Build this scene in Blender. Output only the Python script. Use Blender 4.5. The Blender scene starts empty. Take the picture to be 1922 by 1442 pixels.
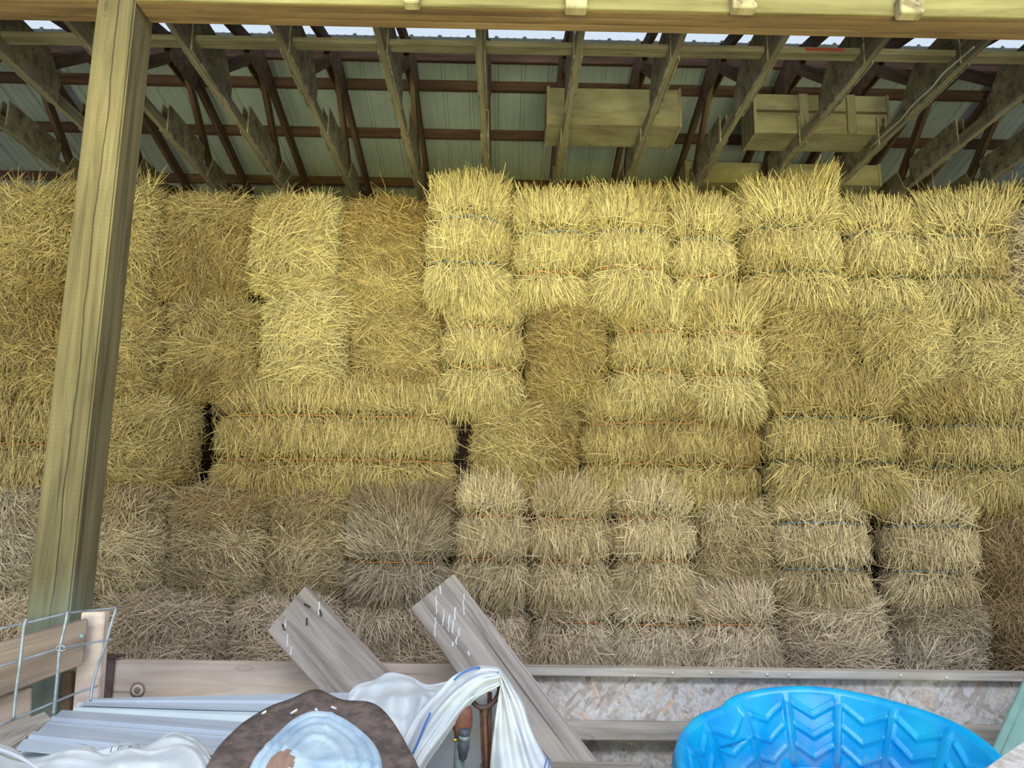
import bpy, bmesh, math, random
import numpy as np
from mathutils import Vector, Matrix
random.seed(7); rng = np.random.default_rng(7)
S = bpy.context.scene
COL = S.collection
# ------------------------------------------------------------------ camera
CAMZ = 1.6; FPX = 1400.0; W, H = 1922, 1442
pitch = math.radians(9.45); yaw = math.radians(0.5); roll = math.radians(0.83)
Fv = Vector((math.sin(yaw)*math.cos(pitch), math.cos(yaw)*math.cos(pitch), math.sin(pitch)))
r0 = Vector((math.cos(yaw), -math.sin(yaw), 0)); u0 = r0.cross(Fv)
Rv = r0*math.cos(roll)+u0*math.sin(roll); Uv = -r0*math.sin(roll)+u0*math.cos(roll)
CAM = Vector((0, 0, CAMZ))
cd = bpy.data.cameras.new('camera'); cam = bpy.data.objects.new('camera', cd); COL.objects.link(cam)
cd.sensor_width = 36; cd.lens = FPX/W*36; cd.clip_start = .05; cd.clip_end = 200
cam.matrix_world = Matrix(((Rv.x, Uv.x, -Fv.x, CAM.x), (Rv.y, Uv.y, -Fv.y, CAM.y), (Rv.z, Uv.z, -Fv.z, CAM.z), (0, 0, 0, 1)))
S.camera = cam
def ray(px, py): return Fv*FPX + Rv*(px-W/2) - Uv*(py-H/2)
def at(px, py, D):
    r = ray(px, py); return CAM + r*(D/r.y)
def atz(px, py, z):
    r = ray(px, py); return CAM + r*((z-CAMZ)/r.z)
# ------------------------------------------------------------------ world, light, exposure
S.view_settings.view_transform = 'Standard'; S.view_settings.look = 'None'
S.view_settings.gamma = 1; S.view_settings.use_curve_mapping = False
S.view_settings.exposure = 0.0
wd = bpy.data.worlds.new('world'); S.world = wd; wd.use_nodes = True
bg = wd.node_tree.nodes['Background']; bg.inputs[0].default_value = (0.74, 0.86, 1.0, 1); bg.inputs[1].default_value = .92
def area(name, loc, target, sx, sy, energy, color, spread=180):
    l = bpy.data.lights.new(name, 'AREA'); l.shape = 'RECTANGLE'; l.size = sx; l.size_y = sy
    l.energy = energy; l.color = color; l.spread = math.radians(spread)
    o = bpy.data.objects.new(name, l); COL.objects.link(o); o.location = loc
    o.rotation_euler = (Vector(target)-Vector(loc)).to_track_quat('-Z', 'Y').to_euler(); return o
# added yellow lamp behind the camera, aimed up to tint the upper hay
area('added_yellow_light', (0.3, -1.4, 1.9), (0.3, 3.4, 3.35), 5.0, 0.7, 30, (1.0, 0.88, 0.12), 54)
# open yard behind the photographer
area('yard_daylight', (0.5, -1.5, 4.5), (0.2, 3.2, 1.2), 6.0, 1.0, 190, (0.84, 0.90, 1.0), 180)
# added low fill lamp brightening the roof underside, in place of ground bounce
area('under_roof_fill', (0.0, -1.8, 0.3), (0.0, 6.0, 4.6), 7.0, 1.2, 85, (0.95, 1.0, 0.58), 56)

# ------------------------------------------------------------------ materials
def newmat(name):
    m = bpy.data.materials.new(name); m.use_nodes = True
    nt = m.node_tree; b = nt.nodes['Principled BSDF']; return m, nt, b
def N(nt, t, **kw):
    n = nt.nodes.new(t)
    for k, v in kw.items(): setattr(n, k, v)
    return n
def ramp(nt, stops, interp='LINEAR'):
    r = N(nt, 'ShaderNodeValToRGB'); cr = r.color_ramp; cr.interpolation = interp
    while len(cr.elements) < len(stops): cr.elements.new(.5)
    for e, (p, c) in zip(cr.elements, stops):
        e.position = p; e.color = (*c, 1)
    return r
def mix(nt, fac, a, b, blend='MIX'):
    m = N(nt, 'ShaderNodeMix', data_type='RGBA', blend_type=blend)
    for s, v in ((0, fac), (6, a), (7, b)):
        if hasattr(v, 'outputs') or hasattr(v, 'is_output'):
            nt.links.new(v, m.inputs[s])
        elif s == 0: m.inputs[0].default_value = v
        else: m.inputs[s].default_value = (*v, 1)
    return m.outputs[2]
def math_n(nt, op, a, b=None):
    m = N(nt, 'ShaderNodeMath', operation=op)
    for i, v in enumerate((a, b)):
        if v is None: continue
        if isinstance(v, (int, float)): m.inputs[i].default_value = v
        else: nt.links.new(v, m.inputs[i])
    return m.outputs[0]
def coords(nt, scale=(1, 1, 1), rnd=True, kind='Object', rot=(0, 0, 0)):
    tc = N(nt, 'ShaderNodeTexCoord'); mp = N(nt, 'ShaderNodeMapping')
    mp.inputs['Scale'].default_value = scale; mp.inputs['Rotation'].default_value = rot
    src = tc.outputs[kind]
    if rnd:
        oi = N(nt, 'ShaderNodeObjectInfo'); v = N(nt, 'ShaderNodeVectorMath', operation='MULTIPLY_ADD')
        v.inputs[1].default_value = (1, 1, 1)
        cmb = N(nt, 'ShaderNodeCombineXYZ')
        for i in range(3): nt.links.new(math_n(nt, 'MULTIPLY', oi.outputs['Random'], (31.0, 17.0, 23.0)[i]), cmb.inputs[i])
        nt.links.new(src, v.inputs[0]); nt.links.new(cmb.outputs[0], v.inputs[2]); src = v.outputs[0]
    nt.links.new(src, mp.inputs['Vector']); return mp.outputs[0]
def noise(nt, vec, scale, detail=4, rough=.6, dist=0):
    n = N(nt, 'ShaderNodeTexNoise'); n.inputs['Scale'].default_value = scale; n.inputs['Detail'].default_value = detail
    n.inputs['Roughness'].default_value = rough; n.inputs['Distortion'].default_value = dist
    nt.links.new(vec, n.inputs['Vector']); return n.outputs['Fac']
def bump(nt, b, h, strength=.4, dist=.01):
    bm_ = N(nt, 'ShaderNodeBump'); bm_.inputs['Strength'].default_value = strength; bm_.inputs['Distance'].default_value = dist
    nt.links.new(h, bm_.inputs['Height']); nt.links.new(bm_.outputs[0], b.inputs['Normal'])
def wood(name, light, mid, dark, grain=30, rough=.85, incise=False, check=False, green=None, knots=True):
    m, nt, b = newmat(name); b.inputs['Roughness'].default_value = rough
    v = coords(nt, (1.3, grain, grain)); n1 = noise(nt, v, 1.0, 6, .65, .6)
    r = ramp(nt, [(.30, dark), (.5, mid), (.72, light)]); nt.links.new(n1, r.inputs[0])
    v2 = coords(nt, (2.0, 5, 5)); n2 = noise(nt, v2, 1.0, 3, .5)
    r2 = ramp(nt, [(.3, (.62, .6, .58)), (.65, (1.1, 1.1, 1.1))]); nt.links.new(n2, r2.inputs[0])
    c = mix(nt, .75, r.outputs[0], r2.outputs[0], 'MULTIPLY')
    hgt = n1
    v3 = coords(nt, (.7, grain*2.2, grain*2.2)); n3 = noise(nt, v3, 1.0, 2, .5, .3)
    r3 = ramp(nt, [(.27, (.28, .25, .22)), (.34, (1, 1, 1))]); nt.links.new(n3, r3.inputs[0]); c = mix(nt, .85, c, r3.outputs[0], 'MULTIPLY')
    if knots:
        vk = coords(nt, (2.2, 7, 7)); vo = N(nt, 'ShaderNodeTexVoronoi'); vo.inputs['Scale'].default_value = 1.0
        nt.links.new(vk, vo.inputs['Vector'])
        rk = ramp(nt, [(.0, (1, 1, 1)), (.05, (.7, .7, .7)), (.075, (0, 0, 0)), (.09, (.55, .55, .55)), (.12, (0, 0, 0))]); nt.links.new(vo.outputs['Distance'], rk.inputs[0])
        c = mix(nt, math_n(nt, 'MULTIPLY', rk.outputs[0], .7), c, tuple(x*.45 for x in dark))
    if incise:
        tc = N(nt, 'ShaderNodeTexCoord'); sp = N(nt, 'ShaderNodeSeparateXYZ'); nt.links.new(tc.outputs['Object'], sp.inputs[0])
        cb = N(nt, 'ShaderNodeCombineXYZ')
        nt.links.new(math_n(nt, 'MULTIPLY', sp.outputs[0], 13.0), cb.inputs[0])
        nt.links.new(math_n(nt, 'MULTIPLY', math_n(nt, 'ADD', sp.outputs[1], sp.outputs[2]), 55.0), cb.inputs[1])
        vo = N(nt, 'ShaderNodeTexVoronoi', voronoi_dimensions='2D'); vo.inputs['Randomness'].default_value = .45
        nt.links.new(cb.outputs[0], vo.inputs['Vector'])
        ri = ramp(nt, [(.09, (1, 1, 1)), (.16, (0, 0, 0))]); nt.links.new(vo.outputs['Distance'], ri.inputs[0])
        c = mix(nt, math_n(nt, 'MULTIPLY', ri.outputs[0], .55), c, (.05, .04, .02))
        if check:
            nz = noise(nt, tc.outputs['Object'], 2.2, 4, .6)
            dd = math_n(nt, 'ABSOLUTE', math_n(nt, 'ADD', math_n(nt, 'ADD', sp.outputs[1], -0.012), math_n(nt, 'MULTIPLY', math_n(nt, 'SUBTRACT', nz, .5), .035)))
            rc = ramp(nt, [(0.0, (1, 1, 1)), (.0018, (1, 1, 1)), (.0034, (0, 0, 0))]); nt.links.new(dd, rc.inputs[0])
            c = mix(nt, rc.outputs[0], c, (.012, .01, .006))
        if green:
            ng = noise(nt, coords(nt, (1.2, 14, 14)), 1, 3)
            g = math_n(nt, 'ADD', math_n(nt, 'ADD', sp.outputs[0], math_n(nt, 'MULTIPLY', ng, .5)), 0)
            rg = N(nt, 'ShaderNodeMapRange'); nt.links.new(g, rg.inputs[0])
            rg.inputs[1].default_value = green[1]; rg.inputs[2].default_value = green[0]; rg.inputs[3].default_value = .75; rg.inputs[4].default_value = 0
            c = mix(nt, rg.outputs[0], c, (.33, .43, .35))
    nt.links.new(c, b.inputs['Base Color']); bump(nt, b, hgt, .35, .004); return m
M = {}
M['post'] = wood('treated_post_wood', (.24, .195, .10), (.165, .135, .066), (.08, .062, .028), 26, incise=True, check=True, green=(1.62, 1.2), knots=True)
M['header'] = wood('pale_header_wood', (.33, .31, .155), (.25, .225, .10), (.15, .12, .05), 14)
M['brownwood'] = wood('brown_beam_wood', (.27, .18, .115), (.19, .12, .07), (.10, .06, .035), 20)
M['chord'] = wood('old_truss_wood', (.52, .45, .31), (.38, .32, .20), (.22, .17, .11), 24)
M['darkwood'] = wood('dark_roof_wood', (.24, .15, .09), (.15, .085, .05), (.07, .04, .025), 24)
M['purlin'] = wood('red_brown_purlin_wood', (.19, .10, .065), (.12, .06, .04), (.06, .03, .02), 24)
M['ply'] = wood('plywood_gusset', (.52, .46, .32), (.37, .32, .21), (.12, .09, .06), 12)
M['crate'] = wood('crate_plywood', (.46, .42, .28), (.36, .31, .19), (.22, .17, .10), 5)
M['grayplank'] = wood('weathered_gray_wood', (.56, .50, .45), (.43, .37, .33), (.20, .165, .14), 22)
M['pinkplank'] = wood('pinkish_board_wood', (.86, .75, .67), (.80, .66, .57), (.62, .46, .37), 12)
M['gatewood'] = wood('gate_board_wood', (.50, .40, .32), (.37, .28, .22), (.20, .14, .11), 16)
M['lightwood'] = wood('light_rail_wood', (.74, .69, .63), (.62, .56, .50), (.36, .29, .24), 22)
def simple(name, col, rough=.6, metal=0, nscale=None, col2=None, bumps=0, stops=(.4, .6), ndist=0):
    m, nt, b = newmat(name); b.inputs['Roughness'].default_value = rough; b.inputs['Metallic'].default_value = metal
    b.inputs['Base Color'].default_value = (*col, 1)
    if nscale:
        n = noise(nt, coords(nt), nscale, 6, .65, ndist); r = ramp(nt, [(stops[0], col), (stops[1], col2)])
        nt.links.new(n, r.inputs[0]); nt.links.new(r.outputs[0], b.inputs['Base Color'])
        if bumps: bump(nt, b, n, bumps, .005)
    return m
M['roof'] = simple('pale_ribbed_roof_metal', (.50, .56, .54), .45, .0, 1.2, (.42, .47, .45))
M['wire'] = simple('galvanized_wire', (.42, .47, .52), .5, .5, 40, (.30, .33, .36))
M['sheet'] = simple('blue_gray_sheet_metal', (.52, .58, .68), .4, .0, 3, (.47, .53, .63))
M['sheet_light'] = simple('pale_sheet_metal', (.72, .82, .86), .4, .0, 3, (.66, .77, .82))
M['rust'] = simple('rusted_steel', (.10, .075, .07), .8, .1, 26, (.21, .15, .13), 1.0)
M['rustbrown'] = simple('rusty_iron', (.10, .06, .045), .7, .3, 30, (.24, .11, .06), .4)
M['redpaint'] = simple('faded_red_paint', (.22, .08, .055), .6, .1, 25, (.16, .06, .04))
M['galv'] = simple('dented_galvanized_steel', (.46, .60, .74), .42, .25, 7, (.60, .72, .82), .25)
M['pipe'] = simple('galvanized_pipe', (.30, .36, .37), .5, .4, 30, (.20, .25, .26), .2)
M['blackplastic'] = simple('dark_hose_fitting', (.06, .075, .10), .45)
M['brass'] = simple('brass', (.5, .36, .12), .35, .9)
M['dropping'] = simple('bird_dropping', (.78, .80, .80), .8)
M['nail'] = simple('nail_steel', (.05, .035, .03), .6, .4)
M['dirt'] = simple('dirt', (.20, .16, .12), 1, 0, 3, (.13, .10, .08), .5)
M['greensheet'] = simple('green_painted_panel', (.25, .42, .38), .45, 0, 6, (.20, .36, .33))
M['cable'] = simple('pale_cable', (.62, .62, .48), .6)
M['red'] = simple('red_paint_mark', (.45, .08, .05), .8)
M['bracket'] = simple('dark_steel_bracket', (.10, .06, .06), .6, .3, 12, (.17, .11, .11))
M['twine_blue'] = simple('blue_twine', (.10, .22, .33), .7)
M['twine_orange'] = simple('orange_twine', (.55, .20, .05), .7)
M['twine_green'] = simple('dark_blue_green_twine', (.05, .12, .13), .7)
M['stripe'] = simple('blue_woven_stripe', (.05, .17, .55), .6)
M['ink'] = simple('dark_blue_ink', (.06, .08, .18), .7)
# straw
m, nt, b = newmat('straw'); M['straw'] = m
at_ = N(nt, 'ShaderNodeAttribute', attribute_name='Col'); nt.links.new(at_.outputs['Color'], b.inputs['Base Color'])
b.inputs['Roughness'].default_value = .62; b.inputs['Specular IOR Level'].default_value = .25
# osb
m, nt, b = newmat('oriented_strand_board'); M['osb'] = m
acc = None
for k, (rot, off) in enumerate(((.3, 0), (1.3, 3.7), (2.3, 7.1))):
    mp = coords(nt, (1, 1, 1), True, 'Object')
    mm = N(nt, 'ShaderNodeMapping'); mm.inputs['Rotation'].default_value = (0, 0, rot); mm.inputs['Location'].default_value = (off, off, off)
    nt.links.new(mp, mm.inputs['Vector'])
    m2 = N(nt, 'ShaderNodeMapping'); m2.inputs['Scale'].default_value = (12, 48, 3); nt.links.new(mm.outputs[0], m2.inputs['Vector'])
    vo = N(nt, 'ShaderNodeTexVoronoi'); vo.inputs['Scale'].default_value = 1; nt.links.new(m2.outputs[0], vo.inputs['Vector'])
    sep = N(nt, 'ShaderNodeSeparateColor'); nt.links.new(vo.outputs['Color'], sep.inputs[0])
    if acc is None: acc = sep.outputs[0]; sel = sep.outputs[1]
    else:
        mx = N(nt, 'ShaderNodeMix'); nt.links.new(math_n(nt, 'GREATER_THAN', sep.outputs[2], .55), mx.inputs[0]); nt.links.new(acc, mx.inputs[2]); nt.links.new(sep.outputs[0], mx.inputs[3]); acc = mx.outputs[0]
r = ramp(nt, [(.0, (.46, .38, .32)), (.25, (.60, .53, .48)), (.6, (.70, .65, .62)), (.9, (.78, .74, .72)), (1, (.76, .58, .45))]); nt.links.new(acc, r.inputs[0])
nz = noise(nt, coords(nt), 60, 3); r3 = ramp(nt, [(.35, (.75, .73, .72)), (.6, (1.05, 1.05, 1.05))]); nt.links.new(nz, r3.inputs[0])
nt.links.new(mix(nt, .8, r.outputs[0], r3.outputs[0], 'MULTIPLY'), b.inputs['Base Color']); b.inputs['Roughness'].default_value = .85
bump(nt, b, acc, .35, .003)
# woven sack
m, nt, b = newmat('white_woven_sack'); M['sack'] = m
n = noise(nt, coords(nt), 9, 5, .6); r = ramp(nt, [(.35, (.54, .58, .64)), (.6, (.70, .72, .74))]); nt.links.new(n, r.inputs[0]); nt.links.new(r.outputs[0], b.inputs['Base Color'])
b.inputs['Roughness'].default_value = .55; bump(nt, b, noise(nt, coords(nt), 14, 6, .6), .35, .008)
# pool plastic
m, nt, b = newmat('blue_pool_plastic'); M['pool'] = m
n = noise(nt, coords(nt, rnd=False), 6, 6, .65); r = ramp(nt, [(.42, (.0, .36, .82)), (.7, (.01, .55, .88))]); nt.links.new(n, r.inputs[0])
atp = N(nt, 'ShaderNodeAttribute', attribute_name='dirt'); rd = math_n(nt, 'MULTIPLY', atp.outputs['Fac'], math_n(nt, 'GREATER_THAN', noise(nt, coords(nt, rnd=False), 9, 7, .7), .47))
nt.links.new(mix(nt, math_n(nt, 'MULTIPLY', rd, .35), r.outputs[0], (.36, .36, .38)), b.inputs['Base Color'])
b.inputs['Roughness'].default_value = .24; b.inputs['Subsurface Weight'].default_value = 0
# rusty galvanised lid
m, nt, b = newmat('galvanized_lid_with_rust'); M['galvrust'] = m
n = noise(nt, coords(nt), 7, 6, .65); r = ramp(nt, [(.38, (.30, .43, .58)), (.62, (.58, .70, .80))]); nt.links.new(n, r.inputs[0])
atp = N(nt, 'ShaderNodeAttribute', attribute_name='dirt'); rd = math_n(nt, 'GREATER_THAN', math_n(nt, 'ADD', atp.outputs['Fac'], math_n(nt, 'MULTIPLY', noise(nt, coords(nt), 22, 6, .6), 1.6)), 1.45)
nt.links.new(mix(nt, rd, r.outputs[0], (.36, .22, .17)), b.inputs['Base Color']); b.inputs['Roughness'].default_value = .45; b.inputs['Metallic'].default_value = .15; bump(nt, b, n, .3, .006)

# ------------------------------------------------------------------ object helpers
def tag(o, label=None, cat=None, group=None, kind=None):
    if label: o['label'] = label
    if cat: o['category'] = cat
    if group: o['group'] = group
    if kind: o['kind'] = kind
    return o
def empty(name, loc): 
    o = bpy.data.objects.new(name, None); COL.objects.link(o); o.location = loc; o.empty_display_size = .1; return o
def place(o, Mw, parent=None):
    COL.objects.link(o)
    if parent is not None:
        o.parent = parent; Mw = parent.matrix_basis.inverted() @ Mw
    o.matrix_basis = Mw
    return o
def mesh_obj(name, verts, faces, mat, parent=None, Mw=None, smooth=False):
    me = bpy.data.meshes.new(name); me.from_pydata([tuple(v) for v in verts], [], faces); me.materials.append(mat)
    if smooth: me.polygons.foreach_set('use_smooth', [True]*len(me.polygons))
    me.update(); o = bpy.data.objects.new(name, me); return place(o, Mw or Matrix.Identity(4), parent)
def board(name, p0, p1, width, thick, mat, up=(0, 0, 1), parent=None, bev=.003, shape=None):
    """length along local X from p0 to p1 (centre line), width along local Y, thickness along local Z (~up)."""
    p0 = Vector(p0); p1 = Vector(p1); x = (p1-p0); L = x.length; x.normalize(); z = Vector(up); z = (z-x*z.dot(x)).normalized(); y = z.cross(x)
    bm = bmesh.new(); bmesh.ops.create_cube(bm, size=1)
    for v in bm.verts: v.co = Vector((v.co.x*L, v.co.y*width, v.co.z*thick))
    if bev: bmesh.ops.bevel(bm, geom=bm.edges[:], offset=min(bev, thick*.3), segments=2, affect='EDGES')
    me = bpy.data.meshes.new(name); bm.to_mesh(me); bm.free(); me.materials.append(mat)
    o = bpy.data.objects.new(name, me); c = (p0+p1)/2
    return place(o, Matrix(((x.x, y.x, z.x, c.x), (x.y, y.y, z.y, c.y), (x.z, y.z, z.z, c.z), (0, 0, 0, 1))), parent)
def prism(name, poly, axis, t, mat, parent=None, bev=0):
    """poly: list of 3D points in a plane, extruded by vector axis*t; centred."""
    poly = [Vector(p) for p in poly]; c = sum(poly, Vector())/len(poly); a = Vector(axis)*t; n = len(poly)
    vs = [p-c for p in poly]+[p-c+a for p in poly]
    fs = [tuple(range(n))[::-1], tuple(range(n, 2*n))]+[(i, (i+1) % n, n+(i+1) % n, n+i) for i in range(n)]
    o = mesh_obj(name, vs, fs, mat, parent, Matrix.Translation(c))
    bm = bmesh.new(); bm.from_mesh(o.data); bmesh.ops.recalc_face_normals(bm, faces=bm.faces[:])
    if bev: bmesh.ops.bevel(bm, geom=bm.edges[:], offset=bev, segments=2, affect='EDGES')
    bm.to_mesh(o.data); bm.free(); return o
def tube(name, pts, rad, mat, parent=None, sides=8, closed=False):
    pts = [Vector(p) for p in pts]; c = sum(pts, Vector())/len(pts); vs = []; fs = []; n = len(pts)
    rads = rad if isinstance(rad, (list, tuple)) else [rad]*n
    prev = None
    for i, p in enumerate(pts):
        a = pts[(i-1) % n] if closed else pts[max(i-1, 0)]; b_ = pts[(i+1) % n] if closed else pts[min(i+1, n-1)]
        d = (b_-a).normalized()
        if prev is None: prev = d.orthogonal()
        u = (prev-d*prev.dot(d)).normalized(); prev = u; w = d.cross(u)
        for k in range(sides):
            an = 2*math.pi*k/sides; vs.append(p-c+(u*math.cos(an)+w*math.sin(an))*rads[i])
    for i in range(n if closed else n-1):
        for k in range(sides):
            j = (i+1) % n; fs.append((i*sides+k, i*sides+(k+1) % sides, j*sides+(k+1) % sides, j*sides+k))
    if not closed: fs.append(tuple(range(sides))[::-1]); fs.append(tuple((n-1)*sides+k for k in range(sides)))
    return mesh_obj(name, vs, fs, mat, parent, Matrix.Translation(c), True)
def lathe(name, prof, mat, origin, axis, parent=None, seg=32):
    """prof: list of (radius, height) along axis."""
    q = Vector((0, 0, 1)).rotation_difference(Vector(axis)).to_matrix().to_4x4(); vs = []; fs = []
    for r, h in prof:
        for k in range(seg):
            a = 2*math.pi*k/seg; vs.append((r*math.cos(a), r*math.sin(a), h))
    for i in range(len(prof)-1):
        for k in range(seg): fs.append((i*seg+k, i*seg+(k+1) % seg, (i+1)*seg+(k+1) % seg, (i+1)*seg+k))
    fs.append(tuple(range(seg))[::-1]); fs.append(tuple((len(prof)-1)*seg+k for k in range(seg)))
    return mesh_obj(name, vs, fs, mat, parent, Matrix.Translation(Vector(origin)) @ q, True)
def cr(P, t):
    n = len(P); i = min(int(t), n-2); f = t-i
    p0 = P[max(i-1, 0)]; p1 = P[i]; p2 = P[i+1]; p3 = P[min(i+2, n-1)]
    return .5*((2*p1)+(-p0+p2)*f+(2*p0-5*p1+4*p2-p3)*f*f+(-p0+3*p1-3*p2+p3)*f**3)
def patch(rows, nu=10, nv=10, fold=0, ff=(6, 1), nz=.004, seed=0):
    """rows of (px,py,D) control points -> dense verts, faces."""
    P = [np.array([list(at(*c)) for c in r]) for r in rows]; R = len(P); C = len(P[0]); V = []; UV = []
    U_ = (C-1)*nu; V_ = (R-1)*nv; rg = np.random.default_rng(seed); ph = rg.uniform(0, 6.28, 12)
    for j in range(V_+1):
        col = [cr(np.array([P[r][c] for r in range(R)]), j/nv) for c in range(C)]
        for i in range(U_+1):
            p = cr(col, i/nu); u = i/U_; v = j/V_
            d = fold*(math.sin(v*ff[0]*6.28+ph[0]+1.5*math.sin(u*3+ph[1]))+.5*math.sin(v*ff[0]*13.1+u*ff[1]*4+ph[2]))
            d += nz*(math.sin(u*17+v*9+ph[3])-1.6*abs(math.sin(u*9+v*7+ph[4]+math.sin(v*5)))-1.2*abs(math.sin(u*6-v*13+ph[5]+math.sin(u*7)))+.7*abs(math.sin(u*12+v*5+ph[6])))
            V.append(p+np.array([0, -d, d*.5])); UV.append((u, v))
    F = [(j*(U_+1)+i, j*(U_+1)+i+1, (j+1)*(U_+1)+i+1, (j+1)*(U_+1)+i) for j in range(V_) for i in range(U_)]
    return V, F
def cloth(name, patches, mat, parent=None, th=.003):
    V = []; F = []
    for v, f in patches:
        o = len(V); V += list(v); F += [tuple(k+o for k in q) for q in f]
    c = np.mean(np.array(V), axis=0); V = [Vector(v)-Vector(c) for v in V]
    ob = mesh_obj(name, V, F, mat, parent, Matrix.Translation(Vector(c)), True)
    s = ob.modifiers.new('thickness', 'SOLIDIFY'); s.thickness = th; s.offset = 0; return ob

# ------------------------------------------------------------------ setting
Z = lambda z: z+CAMZ
g = mesh_obj('floor', [(-14, -10, 0), (14, -10, 0), (14, 10, 0), (-14, 10, 0)], [(0, 1, 2, 3)], M['dirt']); tag(g, 'packed dirt floor of the barn', kind='structure')
# roof
K = 5.06; SL = .26; DR = 5.5
def roofz(D): return K-SL*D+CAMZ if D >= DR else (K-SL*DR)-SL*(DR-D)+CAMZ
def ribsheet(D0, D1, x0, x1, z0, z1):
    prof = []; x = x0; P = .23
    while x < x1:
        prof += [(x, 0), (x+.012, .018), (x+.03, .018), (x+.042, 0), (x+.10, 0), (x+.105, .004), (x+.115, .004), (x+.12, 0), (x+.16, 0), (x+.165, .004), (x+.175, .004), (x+.18, 0)]
        x += P
    V = []; F = []
    for x, h in prof: V += [(x, D0, z0+h), (x, D1, z1+h)]
    for i in range(len(prof)-1): F.append((2*i, 2*i+2, 2*i+3, 2*i+1))
    return V, F
V, F = ribsheet(DR+.02, 8.9, -7.5, 7.5, roofz(DR)+.14, K-SL*8.9+CAMZ+.12)
V2, F2 = ribsheet(2.2, DR-.30, -7.5, 7.5, roofz(2.2)+.12, roofz(DR-.30)+.12); o_ = len(V)
ceil = mesh_obj('ceiling', V+V2, F+[tuple(k+o_ for k in f) for f in F2], M['roof']); s = ceil.modifiers.new('t', 'SOLIDIFY'); s.thickness = .002
tag(ceil, 'pale ribbed metal roof sheeting seen from below', kind='structure')
bw = mesh_obj('wall_back', [(-7.5, 8.8, 0), (7.5, 8.8, 0), (7.5, 8.8, 4.5), (-7.5, 8.8, 4.5), (-7.5, 8.84, 0), (7.5, 8.84, 0), (7.5, 8.84, 4.5), (-7.5, 8.84, 4.5)],
              [(0, 1, 2, 3), (7, 6, 5, 4), (3, 2, 6, 7), (0, 3, 7, 4), (1, 5, 6, 2)], M['darkwood']); tag(bw, 'dark back wall of the barn', kind='structure')
# purlins
ppx = [(961, 80, 'roof purlin just under the open ridge, half hidden behind the flat brace'), (961, 173, 'roof purlin, the upper one crossing behind the first crate'), (961, 263, 'roof purlin, the middle one, at the lower edge of the first crate'), (961, 354, 'roof purlin, the lowest one just above the hay')]
for k, (px, py, lb) in enumerate(ppx):
    r = ray(px, py); t = r.z/r.y; D = (K+.01)/(t+SL); z = K-SL*D+CAMZ+.055
    if k == 0: D = DR+.12; z = roofz(D)+.055
    tag(board('roof_purlin', (-7, D, z), (7, D, z), .089, .04, M['purlin'], up=(0, 1, 0)), lb, 'purlin', 'roof purlins')
# trusses
X0 = atz(1090, 75, 4.4).x; ZC = 4.4
ordn = ['first', 'second', 'third', 'fourth', 'fifth', 'sixth', 'seventh', 'eighth', 'ninth', 'tenth', 'eleventh', 'twelfth', 'thirteenth', 'fourteenth', 'fifteenth', 'sixteenth']
tx = [X0+.612*i for i in range(-7, 8)]
def truss_label(i, n):
    d = {7: 'roof truss passing in front of the left part of the wide wooden crate', 8: 'roof truss passing in front of the right part of the wide wooden crate',
         6: 'roof truss hanging nearly straight, next left of the wide wooden crate'}
    if i in d: return d[i]
    if i < 6: return 'weathered roof truss, %s to the left of the nearly straight one' % ordn[5-i]
    return 'weathered roof truss, %s to the right of the wide wooden crate' % ordn[i-9]
for i, x in enumerate(tx):
    T = empty('roof_truss', (x, 2.6, ZC)); tag(T, truss_label(i, len(tx)), 'truss', 'roof trusses')
    jit = random.uniform(-.01, .01)
    board('bottom_chord', (x+jit, 2.47, ZC+.045), (x-jit, 8.6, ZC+.045), .038, .089, M['chord'], parent=T)
    board('top_chord', (x, DR, roofz(DR)-.045), (x, 8.7, roofz(8.7)-.045), .038, .10, M['darkwood'], parent=T)
    board('top_chord', (x, DR, roofz(DR)-.045), (x, 2.3, roofz(2.3)-.045), .038, .10, M['darkwood'], parent=T)
    wx = x
    board('web', (wx, 4.62, ZC+.06), (wx, DR-.03, roofz(DR)-.09), .038, .085, M['darkwood'], up=(0, -1, 1), parent=T, bev=.002)
    board('web', (wx, 6.3, ZC+.06), (wx, DR+.03, roofz(DR)-.09), .038, .085, M['darkwood'], up=(0, 1, 1), parent=T, bev=.002)
    board('web', (wx, 4.55, ZC+.06), (wx, 3.6, roofz(3.6)-.08), .038, .085, M['chord'], up=(0, 1, 1), parent=T, bev=.002)
    board('web', (wx, 6.4, ZC+.06), (wx, 7.25, roofz(7.25)-.08), .038, .085, M['darkwood'], up=(0, -1, 1), parent=T, bev=.002)
    for s in (-1, 1):
        xx = x+s*.0195-(.012 if s < 0 else 0)
        prism('gusset_plate', [(xx, 4.28, ZC), (xx, 4.95, ZC), (xx, 4.95, ZC+.16), (xx, 4.78, ZC+.33), (xx, 4.42, ZC+.33), (xx, 4.28, ZC+.2)], (1, 0, 0), .012, M['ply'], T)
        prism('gusset_plate', [(xx, 5.32, ZC), (xx, 6.0, ZC), (xx, 6.0, ZC+.22), (xx, 5.32, ZC+.22)], (1, 0, 0), .012, M['ply'], T)
        prism('gusset_plate', [(xx, 6.1, ZC), (xx, 6.6, ZC), (xx, 6.5, ZC+.2), (xx, 6.2, ZC+.2)], (1, 0, 0), .012, M['ply'], T)
        rz = roofz(DR)
        prism('gusset_plate', [(xx, DR, rz), (xx, DR+.28, rz-.075), (xx, DR+.22, rz-.26), (xx, DR-.22, rz-.26), (xx, DR-.28, rz-.075)], (1, 0, 0), .012, M['darkwood'], T)
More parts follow.
